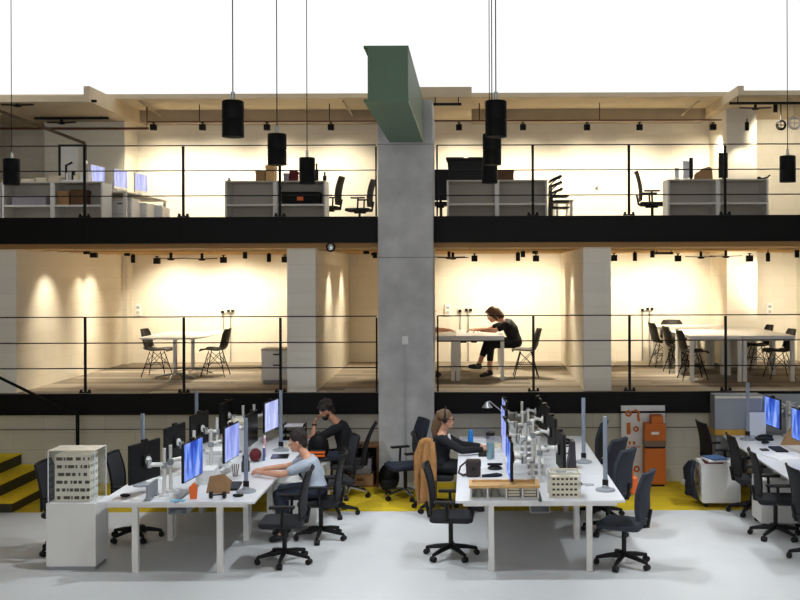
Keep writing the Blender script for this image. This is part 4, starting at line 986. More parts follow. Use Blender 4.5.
def lp(loc, lab):
    t = thing('low_cabinet', lab, 'cabinet', loc)
    MB().box(-.25, .25, -.2, .2, .05, .52).build('body', white_m, t, bevel=.004); MB().box(-.255, .255, -.205, .205, .52, .55).build('cabinet_top', grey_lam, t, bevel=.003)
    for z0, z1 in ((.06, .33), (.34, .5)):
        d = MB().box(-.235, .235, -.212, -.2, z0, z1).build('drawer', white_pl, t, bevel=.003); MB().box(-.06, .06, -.225, -.212, z1 - .05, z1 - .03).build('handle', black_pl, d)
    MB().box(-.23, .23, -.18, .18, 0, .05).build('plinth_base', grey_lo, t)
lp((-3.08, 1.45, L1), 'white low drawer cabinet half behind the partition of the rounded table room')
def make_meet(w, d):
    t = thing('meeting_table', '', 'table')
    MB().box(-w / 2, w / 2, -d / 2, d / 2, .70, .73).build('tabletop', white_l, t, bevel=.003)
    MB().box(-w / 2 + .06, w / 2 - .06, -d / 2 + .03, -d / 2 + .06, .65, .70).box(-w / 2 + .06, w / 2 - .06, d / 2 - .06, d / 2 - .03, .65, .70).build('apron_rail', white_m, t)
    for sx in (-1, 1):
        for sy in (-1, 1): MB().box(sx * (w / 2 - .035) - .03, sx * (w / 2 - .035) + .03, sy * (d / 2 - .05) - .03, sy * (d / 2 - .05) + .03, 0, .70).build('leg', white_m, t)
    return t
m1 = Maker(lambda: make_meet(.79, 1.7))
m1((.16, 2.35, L1), 0, 'white meeting table the person in the black dress leans on', 'white tables near the column')
m3 = Maker(lambda: make_meet(.5, 1.7))
m3((-.5, 2.35, L1), 0, 'white meeting table half hidden by the column, beside the first', 'white tables near the column')
m2 = Maker(lambda: make_meet(.83, 1.12))
for i, y in enumerate((1.78, 2.91, 4.04)):
    for j, x in enumerate((3.915, 4.755)):
        m2((x, y, L1), 0, f"white meeting table of the long block, {('front', 'middle', 'back')[i]} row, {('partition', 'wall control')[j]} side", 'white tables of the long block')
for x, y, rz, lab in ((3.62, 1.62, 0, 'black shell chair tucked at the long tables, nearest on the partition side'), (3.6, 2.7, .05, 'black shell chair tucked at the long tables, middle on the partition side'), (3.56, 3.85, .1, 'black shell chair tucked at the long tables, farthest on the partition side'),
                      (5.06, 1.72, PI, 'black shell chair at the long tables, nearest on the wall control side'), (5.06, 2.95, PI, 'black shell chair at the long tables, farther on the wall control side'), (3.92, 4.66, -PI / 2, 'black shell chair at the far head of the long tables')):
    shell((x, y, L1), rz, lab, 'black shell chairs')
shell((.93, 2.1, L1), PI, 'black shell chair the person in the black dress sits on', 'black shell chairs')
shell((-1.2, 2.1, L1), 0, 'black shell chair hidden behind the concrete column', 'black shell chairs')
papers(-.12, 2.02, L1 + .7315, .3, .22, .004, .1, 'white sheets on the table between the two people')
for x, nm in ((-.11, 'dark round pot hung under the table edge near the column'), (.06, 'dark cable box hung under the table of the person in the black dress')):
    t = thing('cable_box', nm, 'cable box', (x, 1.75, L1 + .60)); MB().box(-.05, .05, -.04, .04, 0, .07).build('body', black_pl, t, bevel=.015); MB().box(-.03, .03, -.03, .03, .07, .094).build('bracket', steel, t)

# ================================================================= UPPER GALLERY FURNITURE
YS = 1.5
SD = .42
SZ = 4.586 - L2
def make_unit():
    t = thing('storage_unit', '', 'storage unit'); w = 1.63
    MB().box(0, w, 0, SD, SZ - .022, SZ).build('top_board', grey_lam, t, bevel=.002)
    for x in (0, w - .03): MB().box(x, x + .03, 0, SD, 0, SZ - .022).build('side_panel', white_m, t)
    MB().box(w / 2 - .035, w / 2 + .035, .0, SD, .04, SZ - .022).build('divider', white_m, t)
    MB().box(.03, w - .03, SD - .02, SD, .04, SZ - .022).build('back_panel', grey_lam, t)
    for x0, x1 in ((.03, w / 2 - .035), (w / 2 + .035, w - .03)): MB().box(x0, x1, .005, SD - .02, .34, .37).build('shelf', white_m, t)
    MB().box(.03, w - .03, .01, SD, 0, .04).build('plinth_base', grey_lam, t)
    return t
unit = Maker(make_unit)
UX = [X_(103, YS) - 1.63, X_(225, YS), X_(447, YS), X_(668, YS)]
unit((UX[0], YS, L2), 0, 'pale storage unit holding brown boxes, beside the row of monitors', 'pale storage units')
unit((UX[1], YS, L2), 0, 'pale storage unit with the black box and orange label, left of the column', 'pale storage units')
unit((UX[2], YS, L2), 0, 'pale storage unit under the black crate, right of the column', 'pale storage units')
unit((UX[3], YS, L2), 0, 'pale storage unit with the leaning cardboard sheet, near the wall pier', 'pale storage units')
unit((UX[0] - 1.66, YS, L2), 0, 'pale storage unit cut off by the picture edge above the stair', 'pale storage units')
zs = L2 + SZ + .001; zsh = L2 + .371
def cbox_t(px0, px1, z, hgt, y, d, m, lab, lidded=True, nm='storage_box', cat='box', label=None, grp=None):
    Y = y - d / 2; x0, x1 = X_(px0, Y), X_(px1, Y)
    t = thing(nm, lab, cat, ((x0 + x1) / 2, y, z), 0, grp); w = (x1 - x0) / 2
    MB().box(-w, w, -d / 2, d / 2, 0, hgt).build('body', m, t, bevel=.004)
    if lidded: MB().box(-w - .006, w + .006, -d / 2 - .006, d / 2 + .006, hgt * .78, hgt + .01).build('lid', m, t, bevel=.003)
    if label: MB().box(-.05, .05, -d / 2 - .012, -d / 2 - .006, hgt * .3, hgt * .62).build('front_label', label, t)
    return t
cbox_t(12, 46, zsh, .15, YS + .2, .3, lilac, 'lilac grey box on the shelf beside the brown boxes')
cbox_t(57, 69, zsh, .22, YS + .2, .3, card, 'brown cardboard box on the shelf, left of its pair')
cbox_t(71, 84, zsh, .24, YS + .2, .3, card_d, 'darker brown cardboard box on the shelf, right of its pair')
cbox_t(282, 319, zsh, .19, YS + .2, .3, black_matt, 'long black box with an orange label in the storage unit', True, label=orange_l)
for px0, px1, hh, lab in ((20, 33, .05, 'flat cream folders on the storage unit, first pile from the picture edge'), (35, 46, .07, 'cream card bundle on the storage unit, second pile from the picture edge'), (47, 58, .1, 'cream card bundle beside the white equipment on the storage unit')):
    papers((X_(px0, YS) + X_(px1, YS)) / 2, YS + .2, zs, X_(px1, YS) - X_(px0, YS), .3, hh, 0, lab, offwhite)
eq = thing('equipment_model', 'white and dark jumbled massing model on the storage unit by the monitors', 'architectural model', (X_(74, YS), YS + .2, zs))
MB().box(-.22, .22, -.15, .15, 0, .03).build('base_board', white_l, eq); rnd = random.Random(11)
for k in range(9):
    x = -.18 + k * .042; hh = rnd.uniform(.06, .2); MB().box(x, x + .034, rnd.uniform(-.12, -.02), rnd.uniform(.02, .12), .03, .03 + hh).build('model_block', rnd.choice((model_w, offwhite, black_pl, white_m)), eq)
MB().cyl((.12, 0, .03), (.12, 0, .34), .012).box(.1, .14, -.03, .03, .3, .36).build('mast', white_m, eq); MB().tube([(-.2, 0, .03), (-.2, 0, .28), (-.1, 0, .33)], .02, 8).build('bent_pipe', black_pl, eq)
# glass panel behind
t = thing('glass_partition', 'dark framed glass panel standing behind the jumbled white model', 'glass panel', (X_(73, 3.0), 3.0, L2)); 
MB().box(-.22, .22, -.01, .01, .06, 1.5).build('pane', acrylic, t)
for x in (-.23, .23): MB().box(x - .015, x + .015, -.02, .02, 0, 1.52).build('frame_upright', black_matt, t)
MB().box(-.245, .245, -.02, .02, 1.5, 1.53).box(-.245, .245, -.02, .02, .03, .06).build('frame_rail', black_matt, t)
# desk with three all-in-one computers
def desk(x, y, w, d, lab, hgt=.72, name='white_desk'):
    t = thing('white_desk', lab, 'desk', (x, y, L2), 0, 'white desks of the upper gallery')
    MB().box(-w / 2, w / 2, -d / 2, d / 2, hgt - .025, hgt).build('desktop', grey_lam, t, bevel=.003)
    for sx in (-1, 1):
        for sy in (-1, 1): MB().box(sx * (w / 2 - .04) - .025, sx * (w / 2 - .04) + .025, sy * (d / 2 - .05) - .025, sy * (d / 2 - .05) + .025, 0, hgt - .025).build('leg', white_m, t)
    return t
desk(-6.1, 3.1, .8, 2.3, 'long white desk carrying the row of three silver computers', .62)
for i, (px, Y, lab) in enumerate(((125, 2.4, 'white drawer pedestal under the monitor row, nearest the storage unit'), (140, 2.95, 'white drawer pedestal under the monitor row, middle one'), (156, 3.5, 'white drawer pedestal under the monitor row, farthest'))):
    t = thing('drawer_pedestal', lab, 'pedestal cabinet', (X_(px, Y), Y, L2), .0, 'white drawer pedestals upstairs'); MB().box(-.19, .19, -.22, .22, 0, .52 - .04 * i).build('carcass', white_m, t, bevel=.004)
    for z in (.03, .27): d_ = MB().box(-.18, .18, -.232, -.22, z, z + .2).build('drawer', white_pl, t); MB().box(-.04, .04, -.24, -.232, z + .15, z + .17).build('handle', black_pl, d_)
def make_imac():
    t = thing('desktop_computer', '', 'computer')
    MB().box(-.012, .014, -.27, .27, .1, .46).build('housing', steel, t, bevel=.008); MB().box(.014, .0155, -.255, .255, .15, .445).build('screen', scr_lav, t)
    MB().prism([(-.02, -.09, .0), (-.02, .09, .0), (-.02, .06, .25), (-.02, -.06, .25)], (-.008, 0, 0)).build('stand', steel, t); MB().box(-.12, .07, -.1, .1, 0, .01).build('foot', steel, t)
    return t
imac = Maker(make_imac)
for px, Y, ry, lab in ((97.5, 2.26, -.08, 'silver computer with lavender screen, first from the storage unit'), (120.5, 2.95, -.10, 'silver computer with lavender screen, middle of the row of three'), (141, 3.75, -.12, 'silver computer with lavender screen, last of the row of three')):
    imac((X_(px, Y), Y, L2 + .621), ry, lab, 'row of silver computers upstairs')
# around unit 2
for px0, px1, hh, m, lab in ((256, 265, .16, card, 'small cardboard box on the storage unit left of the column, first of two'), (266, 275, .26, wood, 'taller pale wooden box beside the small cardboard box'), (284, 289, .12, lilac, 'lilac jar box behind the small pendant on the storage unit'), (290, 297, .16, red_d, 'dark red box behind the small pendant on the storage unit')):
    cbox_t(px0, px1, zs, hh, YS + .2, .2, m, lab)
for px, hh, lab in ((317, .28, 'dark slim bottle on the storage unit end, taller of two'), (325, .14, 'dark slim bottle on the storage unit end, shorter of two'), (229.5, .05, 'tiny dark knob at the storage unit corner')):
    t = thing('slim_bottle', lab, 'bottle', (X_(px, YS + .2), YS + .2, zs)); MB().lathe([(.03, 0), (.032, hh * .6), (.014, hh * .75), (.014, hh)]).build('body', black_pl, t, smooth=True); MB().lathe([(.018, hh), (.018, hh + .015)]).build('cap', black_pl, t)
mn = thing('monitor_back', 'dark monitor standing on the storage unit behind the small pendant', 'monitor', (X_(306, YS + .28), YS + .28, zs)); MB().box(-.1, .1, -.012, .012, .06, .38).build('housing', black_pl, mn, bevel=.006); MB().box(-.02, .02, .0, .03, 0, .2).build('stand', black_pl, mn); MB().box(-.08, .08, -.06, .07, 0, .01).build('foot', black_pl, mn)
mn.name = 'monitor'
desk(-3.55, 3.4, .7, 1.7, 'white desk behind the mesh chairs left of the column', .70)
mc2 = Maker(lambda: make_mesh_chair(True, black_pl, .05))
meshc((-2.62, 3.8, L2), PI - .1, 'black mesh chair beside the storage unit left of the column', 'mesh chairs of the upper gallery')
meshc((-2.1, 4.45, L2), PI - .1, 'black mesh chair next to the concrete column upstairs', 'mesh chairs of the upper gallery')
# around unit 3
ck = thing('plastic_crate', 'big black folding crate on the storage unit right of the column', 'crate', (X_(466, YS), YS + .22, zs)); w = .27
MB().prism([(-w, -.16, 0), (w, -.16, 0), (w + .03, -.16, .33), (-w - .03, -.16, .33)], (0, .34, 0)).build('body', black_pl, ck, bevel=.01); MB().box(-w - .05, w + .05, -.18, .2, .33, .36).build('rim', black_pl, ck, bevel=.008)
MB().box(-w - .05, -.03, -.17, .19, .36, .375).box(.04, w + .05, -.17, .19, .36, .375).build('lid_flap', black_pl, ck)
cbox_t(498, 514, zs, .16, YS + .22, .25, card_d, 'brown box beside the black crate, behind the pendants')
def stackch(px, Y, zt_, lab):
    t = thing('folded_chair', lab, 'chair', (X_(px, Y) + .1, Y, L2), 0, 'stacked chairs upstairs')
    MB().surf(lambda u, v: (-.12 + .2 * u, (v - .5) * .42, zt_ - .1 + .13 * u - .05 * u * u), 8, 8, .03).build('backrest', black_pl, t, smooth='all')
    for sy in (-.19, .19): MB().tube([(.06, sy, zt_), (-.1, sy, zt_ - .15), (-.12, sy, .0)], .013, 6).build('leg', black_pl, t)
    MB().box(-.12, .2, -.2, .2, zt_ - .36, zt_ - .33).build('seat', black_pl, t, bevel=.01)
for i, (px, py, Y) in enumerate(((550.5, 176, 2.2), (551, 182, 2.65), (552, 188.5, 3.1))): stackch(px, Y, Z_(px, py, Y) - L2, f'black chair with slanted back beside the storage unit under the black crate, {ORD[i]} in line')
desk(1.72, 4.0, .34, .9, 'small white desk behind the slanted black chairs', .56)
meshc((X_(441, 2.6), 2.75, L2 - .0), PI / 2, 'black mesh chair peeping out between column and storage unit upstairs', 'mesh chairs of the upper gallery')
# around unit 4
desk(4.0, 3.1, .8, 1.1, 'white desk running back beside the storage unit near the wall pier', .72)
meshc((3.22, 3.0, L2), -.1, 'black mesh chair at the desk near the wall pier, nearer one', 'mesh chairs of the upper gallery')
mn2 = [(678, 2.2, .34, white_pl, 'white slim screen on the storage unit near the wall pier, outermost', 1.9), (687, 2.0, .34, white_l, 'broad white screen panel behind the slim screen', 1.9), (691, 1.95, .38, black_pl, 'dark upright screen edge beside the leaning cardboard', 1.8)]
for px, w_, hh, m, lab, Y in ((677, .07, .2, white_pl, 'slim white screen on the storage unit near the wall pier', YS + .1), (686.5, .10, .32, white_l, 'taller white screen beside the dark upright screen', YS + .25), (691.5, .06, .36, black_pl, 'dark upright screen beside the leaning cardboard', YS + .12), (723.5, .15, .44, black_pl, 'black monitor standing behind the railing post near the wall pier', YS + .15)):
    t = thing('monitor', lab, 'monitor', (X_(px, Y), Y, zs), .0); MB().box(-w_ / 2, w_ / 2, -.015, .015, .03, hh).build('housing', m, t, bevel=.005); MB().box(-w_ / 2 - .01, w_ / 2 + .01, -.05, .06, 0, .012).build('foot', m, t); MB().box(-.012, .012, -.012, .03, .0, .1).build('stand', m, t)
cdb = thing('cardboard_sheet', 'torn brown cardboard sheet leaning on the storage unit near the wall pier', 'cardboard', (X_(705, YS), YS + .16, zs))
pts = [(-.13, 0), (.17, 0), (.17, .16), (.15, .21), (.1, .22), (.05, .2), (.0, .19), (-.05, .14), (-.1, .12), (-.13, .08)]
MB().prism([(x, .04 * z / .2, z) for x, z in pts], (0, .014, 0)).build('sheet', card, cdb); MB().prism([(-.1, .03, 0), (.1, .03, 0), (0, .12, 0)], (0, 0, .008)).build('prop_flap', card, cdb)
bo = thing('headset', 'dark curved headset lying at the end of the storage unit near the wall pier', 'headset', (X_(767, YS), YS + .15, zs)); MB().tube([(-.09, 0, .015), (0, .0, .02), (.06, 0, .04), (.1, 0, .075)], .013, 8).build('band', black_pl, bo, smooth=True); MB().ell((-.08, 0, .025), (.035, .03, .024)).build('ear_cup', black_pl, bo, smooth='all')
# ================================================================= PEOPLE
def bake(mb, vox, smooth_it=6):
    me = mb.mesh('tmp'); o = bpy.data.objects.new('tmp', me); COL.objects.link(o)
    r = o.modifiers.new('r', 'REMESH'); r.mode = 'VOXEL'; r.voxel_size = vox
    if smooth_it: s = o.modifiers.new('s', 'SMOOTH'); s.factor = .5; s.iterations = smooth_it
    dg = bpy.context.evaluated_depsgraph_get(); dg.update()
    out = bpy.data.meshes.new_from_object(o.evaluated_get(dg))
    bpy.data.objects.remove(o); bpy.data.meshes.remove(me)
    out.polygons.foreach_set('use_smooth', [True] * len(out.polygons))
    return out
def put(me, name, m, parent):
    me.name = name; me.materials.clear(); me.materials.append(m)
    o = bpy.data.objects.new(name, me); COL.objects.link(o); o.parent = parent; return o
def limb(mb, pts, rs, n=12):
    pts = [Vector(p) for p in pts]
    mb.tube(pts, rs, n)
    for p, r in zip(pts, rs): mb.ell(p, r * 1.0, 12, 8)
def torso(mb, secs, n=20):
    """secs: (x, z, depth radius, width radius)"""
    rings = []
    for i, (x, z, a, b) in enumerate(secs):
        p = Vector((x, 0, z)); q0 = secs[max(i - 1, 0)]; q1 = secs[min(i + 1, len(secs) - 1)]
        t = Vector((q1[0] - q0[0], 0, q1[1] - q0[1])).normalized(); f = Vector((t.z, 0, -t.x))
        rings.append([p + f * (a * math.cos(2 * PI * k / n)) + Vector((0, 1, 0)) * (b * math.sin(2 * PI * k / n)) for k in range(n)])
    mb.ring_loft(rings)
def hand(mb, wrist, d, palm, side, s=1.0):
    d = Vector(d).normalized(); palm = Vector(palm); palm = (palm - d * palm.dot(d)).normalized(); lat = d.cross(palm)
    w = Vector(wrist)
    M = Matrix((d, lat, palm)).transposed()
    mb.ell(w + d * .05 * s, (.05 * s, .038 * s, .016 * s), 12, 8, M)
    for k, L in enumerate((.068, .078, .072, .056)):
        o = (k - 1.5) * .019 * s
        a = w + d * .085 * s + lat * o; b = a + (d * .8 + palm * .35 + lat * (k - 1.5) * .05).normalized() * L * .5 * s; c = b + (d * .5 + palm * .8).normalized() * L * .5 * s
        limb(mb, [a - d * .02 * s, a, b, c], [.0095 * s, .009 * s, .0085 * s, .007 * s], 8)
    ts = lat * (-side)
    a = w + d * .025 * s + ts * .03 * s; b = a + (d * .7 + ts * .6 + palm * .3).normalized() * .035 * s; c = b + (d * .9 + ts * .15 + palm * .4).normalized() * .03 * s
    limb(mb, [a, b, c], [.012 * s, .0105 * s, .0085 * s], 8)
def person(lab, loc, rz, P, C):
    """P: pose (local, facing +X). C: colours and style"""
    t = thing('person', lab, 'person', loc, rz)
    skin = C['skin']; g = MB()
    hip, chest, neck, head, pitch = P['hip'], P['chest'], P['neck'], P['head'], P['pitch']
    wsh = P.get('wsh', .185)
    secs = [(hip[0], hip[1] - .08, .10, .15), (hip[0], hip[1], .115, .165), (hip[0] * .5 + chest[0] * .5 - .01, hip[1] * .55 + chest[1] * .45, .098, .138), (chest[0], chest[1], .112, .155), (chest[0] * .5 + neck[0] * .5 - .005, chest[1] * .42 + neck[1] * .58, .09, wsh - .03), (neck[0] - .01, neck[1] - .035, .06, .085), (neck[0], neck[1], .052, .052)]
    torso(g, secs)
    hc = Vector((head[0], 0, head[1])); R = Matrix.Rotation(pitch, 3, 'Y')
    def H(x, y, z): return hc + R @ Vector((x, y, z))
    limb(g, [(neck[0] - .01, 0, neck[1] - .03), H(-.02, 0, -.08)], [.054, .05])
    g.ell(H(-.012, 0, .02), (.098, .076, .10), 20, 14, R); g.ell(H(.03, 0, -.045), (.062, .055, .07), 16, 12, R)
    g.ell(H(.07, 0, -.085), (.026, .03, .022), 10, 8, R)
    g.prism([H(.083, -.012, -.022), H(.083, .012, -.022), H(.083, .006, .022), H(.083, -.006, .022)], R @ Vector((.012, 0, 0)))
    g.ell(H(.1, 0, -.018), (.02, .015, .015), 10, 8, R); g.ell(H(.088, 0, .004), (.012, .01, .03), 8, 6, R)
    g.ell(H(.086, 0, -.056), (.013, .026, .008), 10, 6, R)
    g.ell(H(.078, 0, .034), (.014, .05, .01), 10, 6, R)
    for s in (-1, 1): g.ell(H(-.012, s * .076, -.008), (.022, .010, .034), 10, 8, R)
    shc = Vector((chest[0] * .25 + neck[0] * .75 - .01, 0, chest[1] * .3 + neck[1] * .7 - .03))
    S = {}
    for s, k in ((1, 'l'), (-1, 'r')):
        sh = shc + Vector((P.get('shx_' + k, 0), s * wsh, 0)); el, wr = Vector(P['el_' + k]), Vector(P['wr_' + k]); S[k] = sh
        limb(g, [sh, sh.lerp(el, .5), el], [.052, .046, .038]); limb(g, [el, el.lerp(wr, .35), wr], [.039, .037, .026])
        hd = P.get('hd_' + k, wr - el); hand(g, wr, hd, P.get('pn_' + k, (0, 0, -1)), s)
    for s, k in ((1, 'l'), (-1, 'r')):
        hp = Vector((hip[0] + .02, s * .09, hip[1] - .03)); kn, an = Vector(P['kn_' + k]), Vector(P['an_' + k])
        limb(g, [hp, hp.lerp(kn, .5), kn], [.08, .07, .054]); limb(g, [kn, kn.lerp(an, .35), an], [.055, .054, .036])
        toe = Vector(P['to_' + k]); limb(g, [an, an.lerp(toe, .5) - Vector((0, 0, .01)), toe], [.038, .034, .026])
    put(bake(g, .0075, 4), 'body', skin, t)
    # shirt
    g = MB(); e = .014
    torso(g, [(x, z, a + e, b + e) for x, z, a, b in ([secs[1]] + secs[2:5] + [(neck[0] - .014, neck[1] - .045, .062, .09)])])
    for k in ('l', 'r'):
        sh, el, wr = S[k], Vector(P['el_' + k]), Vector(P['wr_' + k])
        if C['sleeve'] == 'long': limb(g, [sh, sh.lerp(el, .5), el], [.066, .058, .05]); limb(g, [el, el.lerp(wr, .4), el.lerp(wr, .88)], [.051, .047, .038])
        else: limb(g, [sh, sh.lerp(el, .35), sh.lerp(el, .62)], [.067, .062, .06])
    put(bake(g, .011, 4), C.get('top_name', 'shirt'), C['top'], t)
    # trousers
    g = MB(); torso(g, [(hip[0], hip[1] - .10, .10, .15), (hip[0], hip[1] - .05, .13, .175), (hip[0], hip[1] + .03, .128, .176)])
    for s, k in ((1, 'l'), (-1, 'r')):
        hp = Vector((hip[0] + .02, s * .09, hip[1] - .03)); kn, an = Vector(P['kn_' + k]), Vector(P['an_' + k])
        limb(g, [hp, hp.lerp(kn, .5), kn], [.092, .082, .066]); lo = C.get('hem', .9)
        limb(g, [kn, kn.lerp(an, lo * .5), kn.lerp(an, lo)], [.07, .064, .056])
    put(bake(g, .012, 3), C.get('bottom_name', 'trousers'), C['bottom'], t)
    for k in ('l', 'r'):
        an, toe = Vector(P['an_' + k]), Vector(P['to_' + k]); d = (toe - an).normalized(); g = MB()
        limb(g, [an - d * .02 - Vector((0, 0, .035)), an.lerp(toe, .5) - Vector((0, 0, .012)), toe], [.04, .043, .032]); g.ell(an, .046)
        put(bake(g, .009, 2), 'shoe', C['shoe'], t)
    # hair
    g = MB(); rnd = random.Random(C['seed'])
    g.ell(H(-.026, 0, .045), (.103, .087, .098), 18, 12, R)
    if C['hair'] == 'curly':
        for k in range(44):
            a, b = rnd.uniform(0, 2 * PI), rnd.uniform(-.1, 1.3)
            g.ell(H(-.03 + .095 * math.cos(a) * math.cos(b), .08 * math.sin(a) * math.cos(b), .055 + .095 * math.sin(b)), rnd.uniform(.022, .036), 8, 6)
        for k in range(8): g.ell(H(.06 + rnd.uniform(-.01, .03), rnd.uniform(-.06, .06), .085 + rnd.uniform(-.01, .02)), .026, 8, 6)
        g.ell(H(-.085, 0, -.02), (.04, .06, .06), 10, 8, R)
    elif C['hair'] == 'short':
        for k in range(30):
            a, b = rnd.uniform(0, 2 * PI), rnd.uniform(0, 1.3)
            g.ell(H(-.03 + .09 * math.cos(a) * math.cos(b), .076 * math.sin(a) * math.cos(b), .05 + .085 * math.sin(b)), rnd.uniform(.018, .028), 8, 6)
        g.ell(H(-.07, 0, -.02), (.045, .068, .075), 12, 8, R)
        for s in (-1, 1): g.ell(H(-.025, s * .068, .01), (.03, .016, .05), 8, 6, R)
    elif C['hair'] == 'pony':
        g.ell(H(-.1, 0, .07), (.04, .04, .045), 12, 8, R)
        limb(g, [H(-.1, 0, .06), H(-.14, 0, -.03), H(-.15, .01, -.14), H(-.13, .01, -.25), H(-.12, .01, -.31)], [.036, .038, .038, .03, .014], 10)
        limb(g, [H(-.06, 0, .0), H(-.09, 0, -.08), H(-.1, 0, -.16)], [.055, .04, .025], 10)
    elif C['hair'] == 'bob':
        for s in (-1, 1):
            limb(g, [H(.02, s * .062, .06), H(-.0, s * .078, -.02), H(-.02, s * .07, -.1)], [.03, .032, .018], 10)
        limb(g, [H(-.08, 0, .02), H(-.1, 0, -.08), H(-.1, 0, -.15)], [.075, .068, .035], 12)
        g.ell(H(.03, 0, .095), (.065, .07, .03), 12, 8, R)
    put(bake(g, .008, 2), 'hair', C['hairm'], t)
    eye = mat('eye_white', (226, 222, 214), .3); iris = mat('eye_dark', (40, 28, 20), .3)
    for s in (-1, 1):
        e_ = put(MB().ell(H(.076, s * .032, .014), (.012, .015, .009), 10, 8, R).mesh('eye'), 'eye', eye, t)
        put(MB().ell(H(.0865, s * .032, .014), (.003, .006, .006), 8, 6, R).mesh('iris'), 'iris', iris, e_)
    put(MB().ell(H(.098, 0, -.056), (.006, .022, .005), 10, 6, R).mesh('lips'), 'lips', mat('lips', (158, 92, 82), .5), t)
    if C.get('beard'):
        g = MB(); g.ell(H(.045, 0, -.07), (.052, .06, .048), 14, 10, R); g.ell(H(.0, 0, -.05), (.04, .066, .05), 12, 8, R); put(bake(g, .008, 2), 'beard', C['hairm'], t)
    if C.get('glasses'):
        g = MB()
        for s in (-1, 1):
            g.tube([H(.102, s * .034 + math.cos(a) * .025, .012 + math.sin(a) * .02) for a in [2 * PI * i / 16 for i in range(16)]], .004, 6, True); g.cyl(H(.1, s * .06, .016), H(-.01, s * .083, .012), .004, n=6)
        g.cyl(H(.104, -.01, .016), H(.104, .01, .016), .004, n=6); put(g.mesh('glasses'), 'glasses', black_pl, t)
    if C.get('phones'):
        for s in (-1, 1): put(MB().cyl(H(-.015, s * .072, -.005), H(-.015, s * .108, -.005), .036, .03, 16).mesh('ear_cup'), 'ear_cup', black_pl, t)
        put(MB().tube([H(-.02, math.cos(a) * .1, .03 + math.sin(a) * .135) for a in [PI * i / 12 for i in range(13)]], .009, 6).mesh('headband'), 'headband', black_pl, t)
    if C.get('watch'):
        el, wr = Vector(P['el_l']), Vector(P['wr_l']); d = (wr - el).normalized(); c = el.lerp(wr, .9)
        put(MB().cyl(c - d * .012, c + d * .012, .034, n=16).mesh('wristwatch'), 'wristwatch', black_pl, t)
    if C.get('inner'):
        g = MB(); c0 = Vector((neck[0] + .04, 0, neck[1] - .05)); c1 = Vector((chest[0] + .122, 0, chest[1] - .02))
        g.prism([c0 + Vector((.02, -.07, 0)), c0 + Vector((.02, .07, 0)), c1 + Vector((.012, .05, -.06)), c1 + Vector((.012, -.05, -.06))], (.024, 0, .008)); put(g.mesh('inner_top'), 'inner_top', C['inner'], t)
    return t
skin_a = mat('skin_fair', (206, 152, 122), .55, var=.05, scale=30); skin_b = mat('skin_tan', (190, 134, 104), .55, var=.05, scale=30)
hair_b = mat('dark_brown_hair', (36, 26, 20), .7, var=.3, scale=60); hair_l = mat('light_brown_hair', (104, 78, 54), .65, var=.3, scale=60); hair_m = mat('mid_brown_hair', (92, 62, 38), .65, var=.3, scale=60)
tee_k = mat('black_cotton', (20, 20, 24), .9); tee_g = mat('light_grey_cotton', (168, 176, 188), .9, var=.06, scale=20); jean = mat('dark_denim', (36, 42, 56), .9, var=.15, scale=40); shoe_k = mat('black_shoe', (20, 20, 22), .5)
LEGS = dict(kn_l=(.42, .13, .545), kn_r=(.42, -.13, .545), an_l=(.36, .13, .1), an_r=(.38, -.13, .1), to_l=(.5, .15, .035), to_r=(.52, -.15, .035))
person('seated person in a black t-shirt with a beard, forehead resting on one hand', (-1.74, -.85, 0), PI,
       dict(hip=(0, .60), chest=(.03, .87), neck=(.12, 1.05), head=(.26, 1.18), pitch=.45, el_l=(.42, .17, .80), wr_l=(.415, .08, 1.02), hd_l=(-.12, -.18, .35), pn_l=(-1, 0, -.2), el_r=(.33, -.24, .80), wr_r=(.5, -.17, .80), pn_r=(0, 0, -1), **LEGS),
       dict(skin=skin_b, top=tee_k, bottom=jean, shoe=shoe_k, sleeve='short', hair='curly', hairm=hair_b, seed=2, beard=True, watch=True, top_name='t_shirt'))
person('seated person in a light grey t-shirt leaning forward with both forearms on the desk', (-1.80, -3.1, 0), PI,
       dict(hip=(0, .60), chest=(.06, .80), neck=(.12, .985), head=(.22, 1.135), pitch=.25, el_l=(.36, .25, .80), wr_l=(.61, .13, .80), el_r=(.38, -.25, .80), wr_r=(.64, -.1, .80), **LEGS),
       dict(skin=skin_a, top=tee_g, bottom=jean, shoe=shoe_k, sleeve='short', hair='short', hairm=hair_b, seed=5, top_name='t_shirt'))
person('seated person with long light brown ponytail, glasses and headphones in a black jacket', (-.38, -1.66, 0), 0,
       dict(hip=(0, .60), chest=(.0, .84), neck=(.02, 1.03), head=(.06, 1.175), pitch=.08, wsh=.17, el_l=(.26, .22, .81), wr_l=(.52, .13, .805), el_r=(.27, -.22, .81), wr_r=(.55, -.12, .805), **LEGS),
       dict(skin=skin_a, top=tee_k, bottom=tee_k, shoe=shoe_k, sleeve='long', hair='pony', hairm=hair_l, seed=8, glasses=True, phones=True, inner=paper, top_name='jacket'))
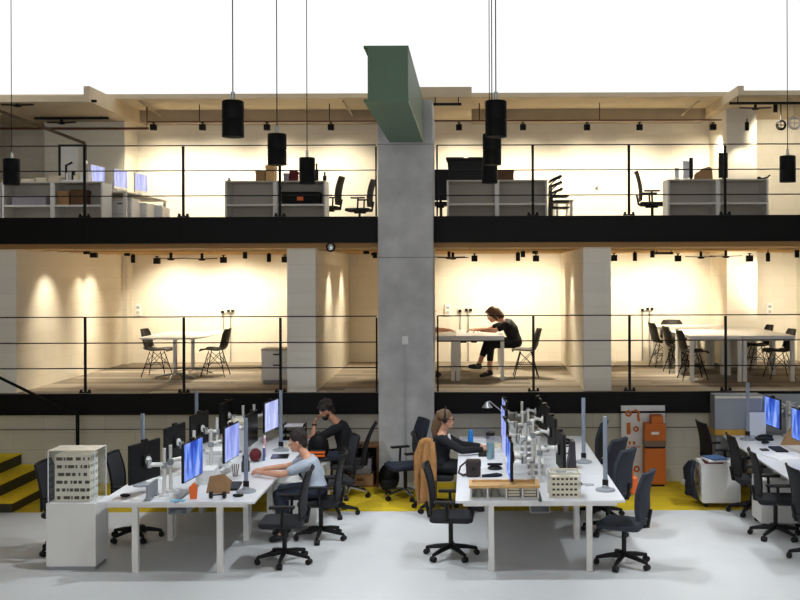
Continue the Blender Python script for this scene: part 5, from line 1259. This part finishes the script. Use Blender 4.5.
PL = dict(hip=(0, .605), chest=(.06, .80), neck=(.19, .97), head=(.36, 1.04), pitch=.55, wsh=.17, el_l=(.32, .2, .79), wr_l=(.56, .14, .79), el_r=(.42, -.2, .79), wr_r=(.67, -.08, .79),
          kn_l=(.40, .10, .555), kn_r=(.45, -.08, .57), an_l=(.42, .11, .1), an_r=(.60, .02, .2), to_l=(.56, .12, .035), to_r=(.75, .03, .18))
person('seated person in a black dress bent over papers at the white table, legs crossed', (.74, 2.1, L1), PI, PL,
       dict(skin=skin_a, top=tee_k, bottom=tee_k, shoe=shoe_k, sleeve='short', hair='bob', hairm=hair_m, seed=4, hem=.55, top_name='dress_top', bottom_name='dress_skirt'))
P5 = dict(PL); P5.update(el_r=(.36, -.2, .79), wr_r=(.70, -.12, .79), el_l=(.36, .2, .79), wr_l=(.66, .1, .79), kn_r=(.42, -.12, .56), an_r=(.4, -.12, .1), to_r=(.54, -.13, .035), head=(.37, 1.06))
person('person mostly hidden by the concrete column, only face edge and reaching forearm showing', (-1.08, 2.1, L1), 0, P5,
       dict(skin=skin_a, top=navy_f, bottom=jean, shoe=shoe_k, sleeve='short', hair='bob', hairm=hair_m, seed=6, top_name='t_shirt'))

# ================================================================= WORLD, CAMERA
w = bpy.data.worlds.new('World'); scene.world = w; w.use_nodes = True
bgn = w.node_tree.nodes['Background']; bgn.inputs[0].default_value = (1, 1, 1, 1); bgn.inputs[1].default_value = 1.0
cd = bpy.data.cameras.new('Camera'); cam = bpy.data.objects.new('Camera', cd); COL.objects.link(cam)
cam.location = (0, -D, CZ); cam.rotation_euler = (PI / 2, 0, 0)
cam.matrix_world = Matrix.Translation((0, -D, CZ)) @ Matrix.Rotation(PI / 2, 4, 'X') @ Matrix.Rotation(-SL, 4, 'Z')
cd.sensor_fit = 'HORIZONTAL'; cd.sensor_width = 36; cd.lens = 36 * F / 800
cd.shift_x = (400 - CX) / 800; cd.shift_y = (CY - 300) / 800
cd.clip_end = 200
scene.camera = cam
scene.view_settings.view_transform = 'Standard'; scene.view_settings.look = 'None'
scene.view_settings.gamma = 1; scene.view_settings.use_curve_mapping = False
scene.view_settings.exposure = .12
scene.cycles.transparent_max_bounces = 32
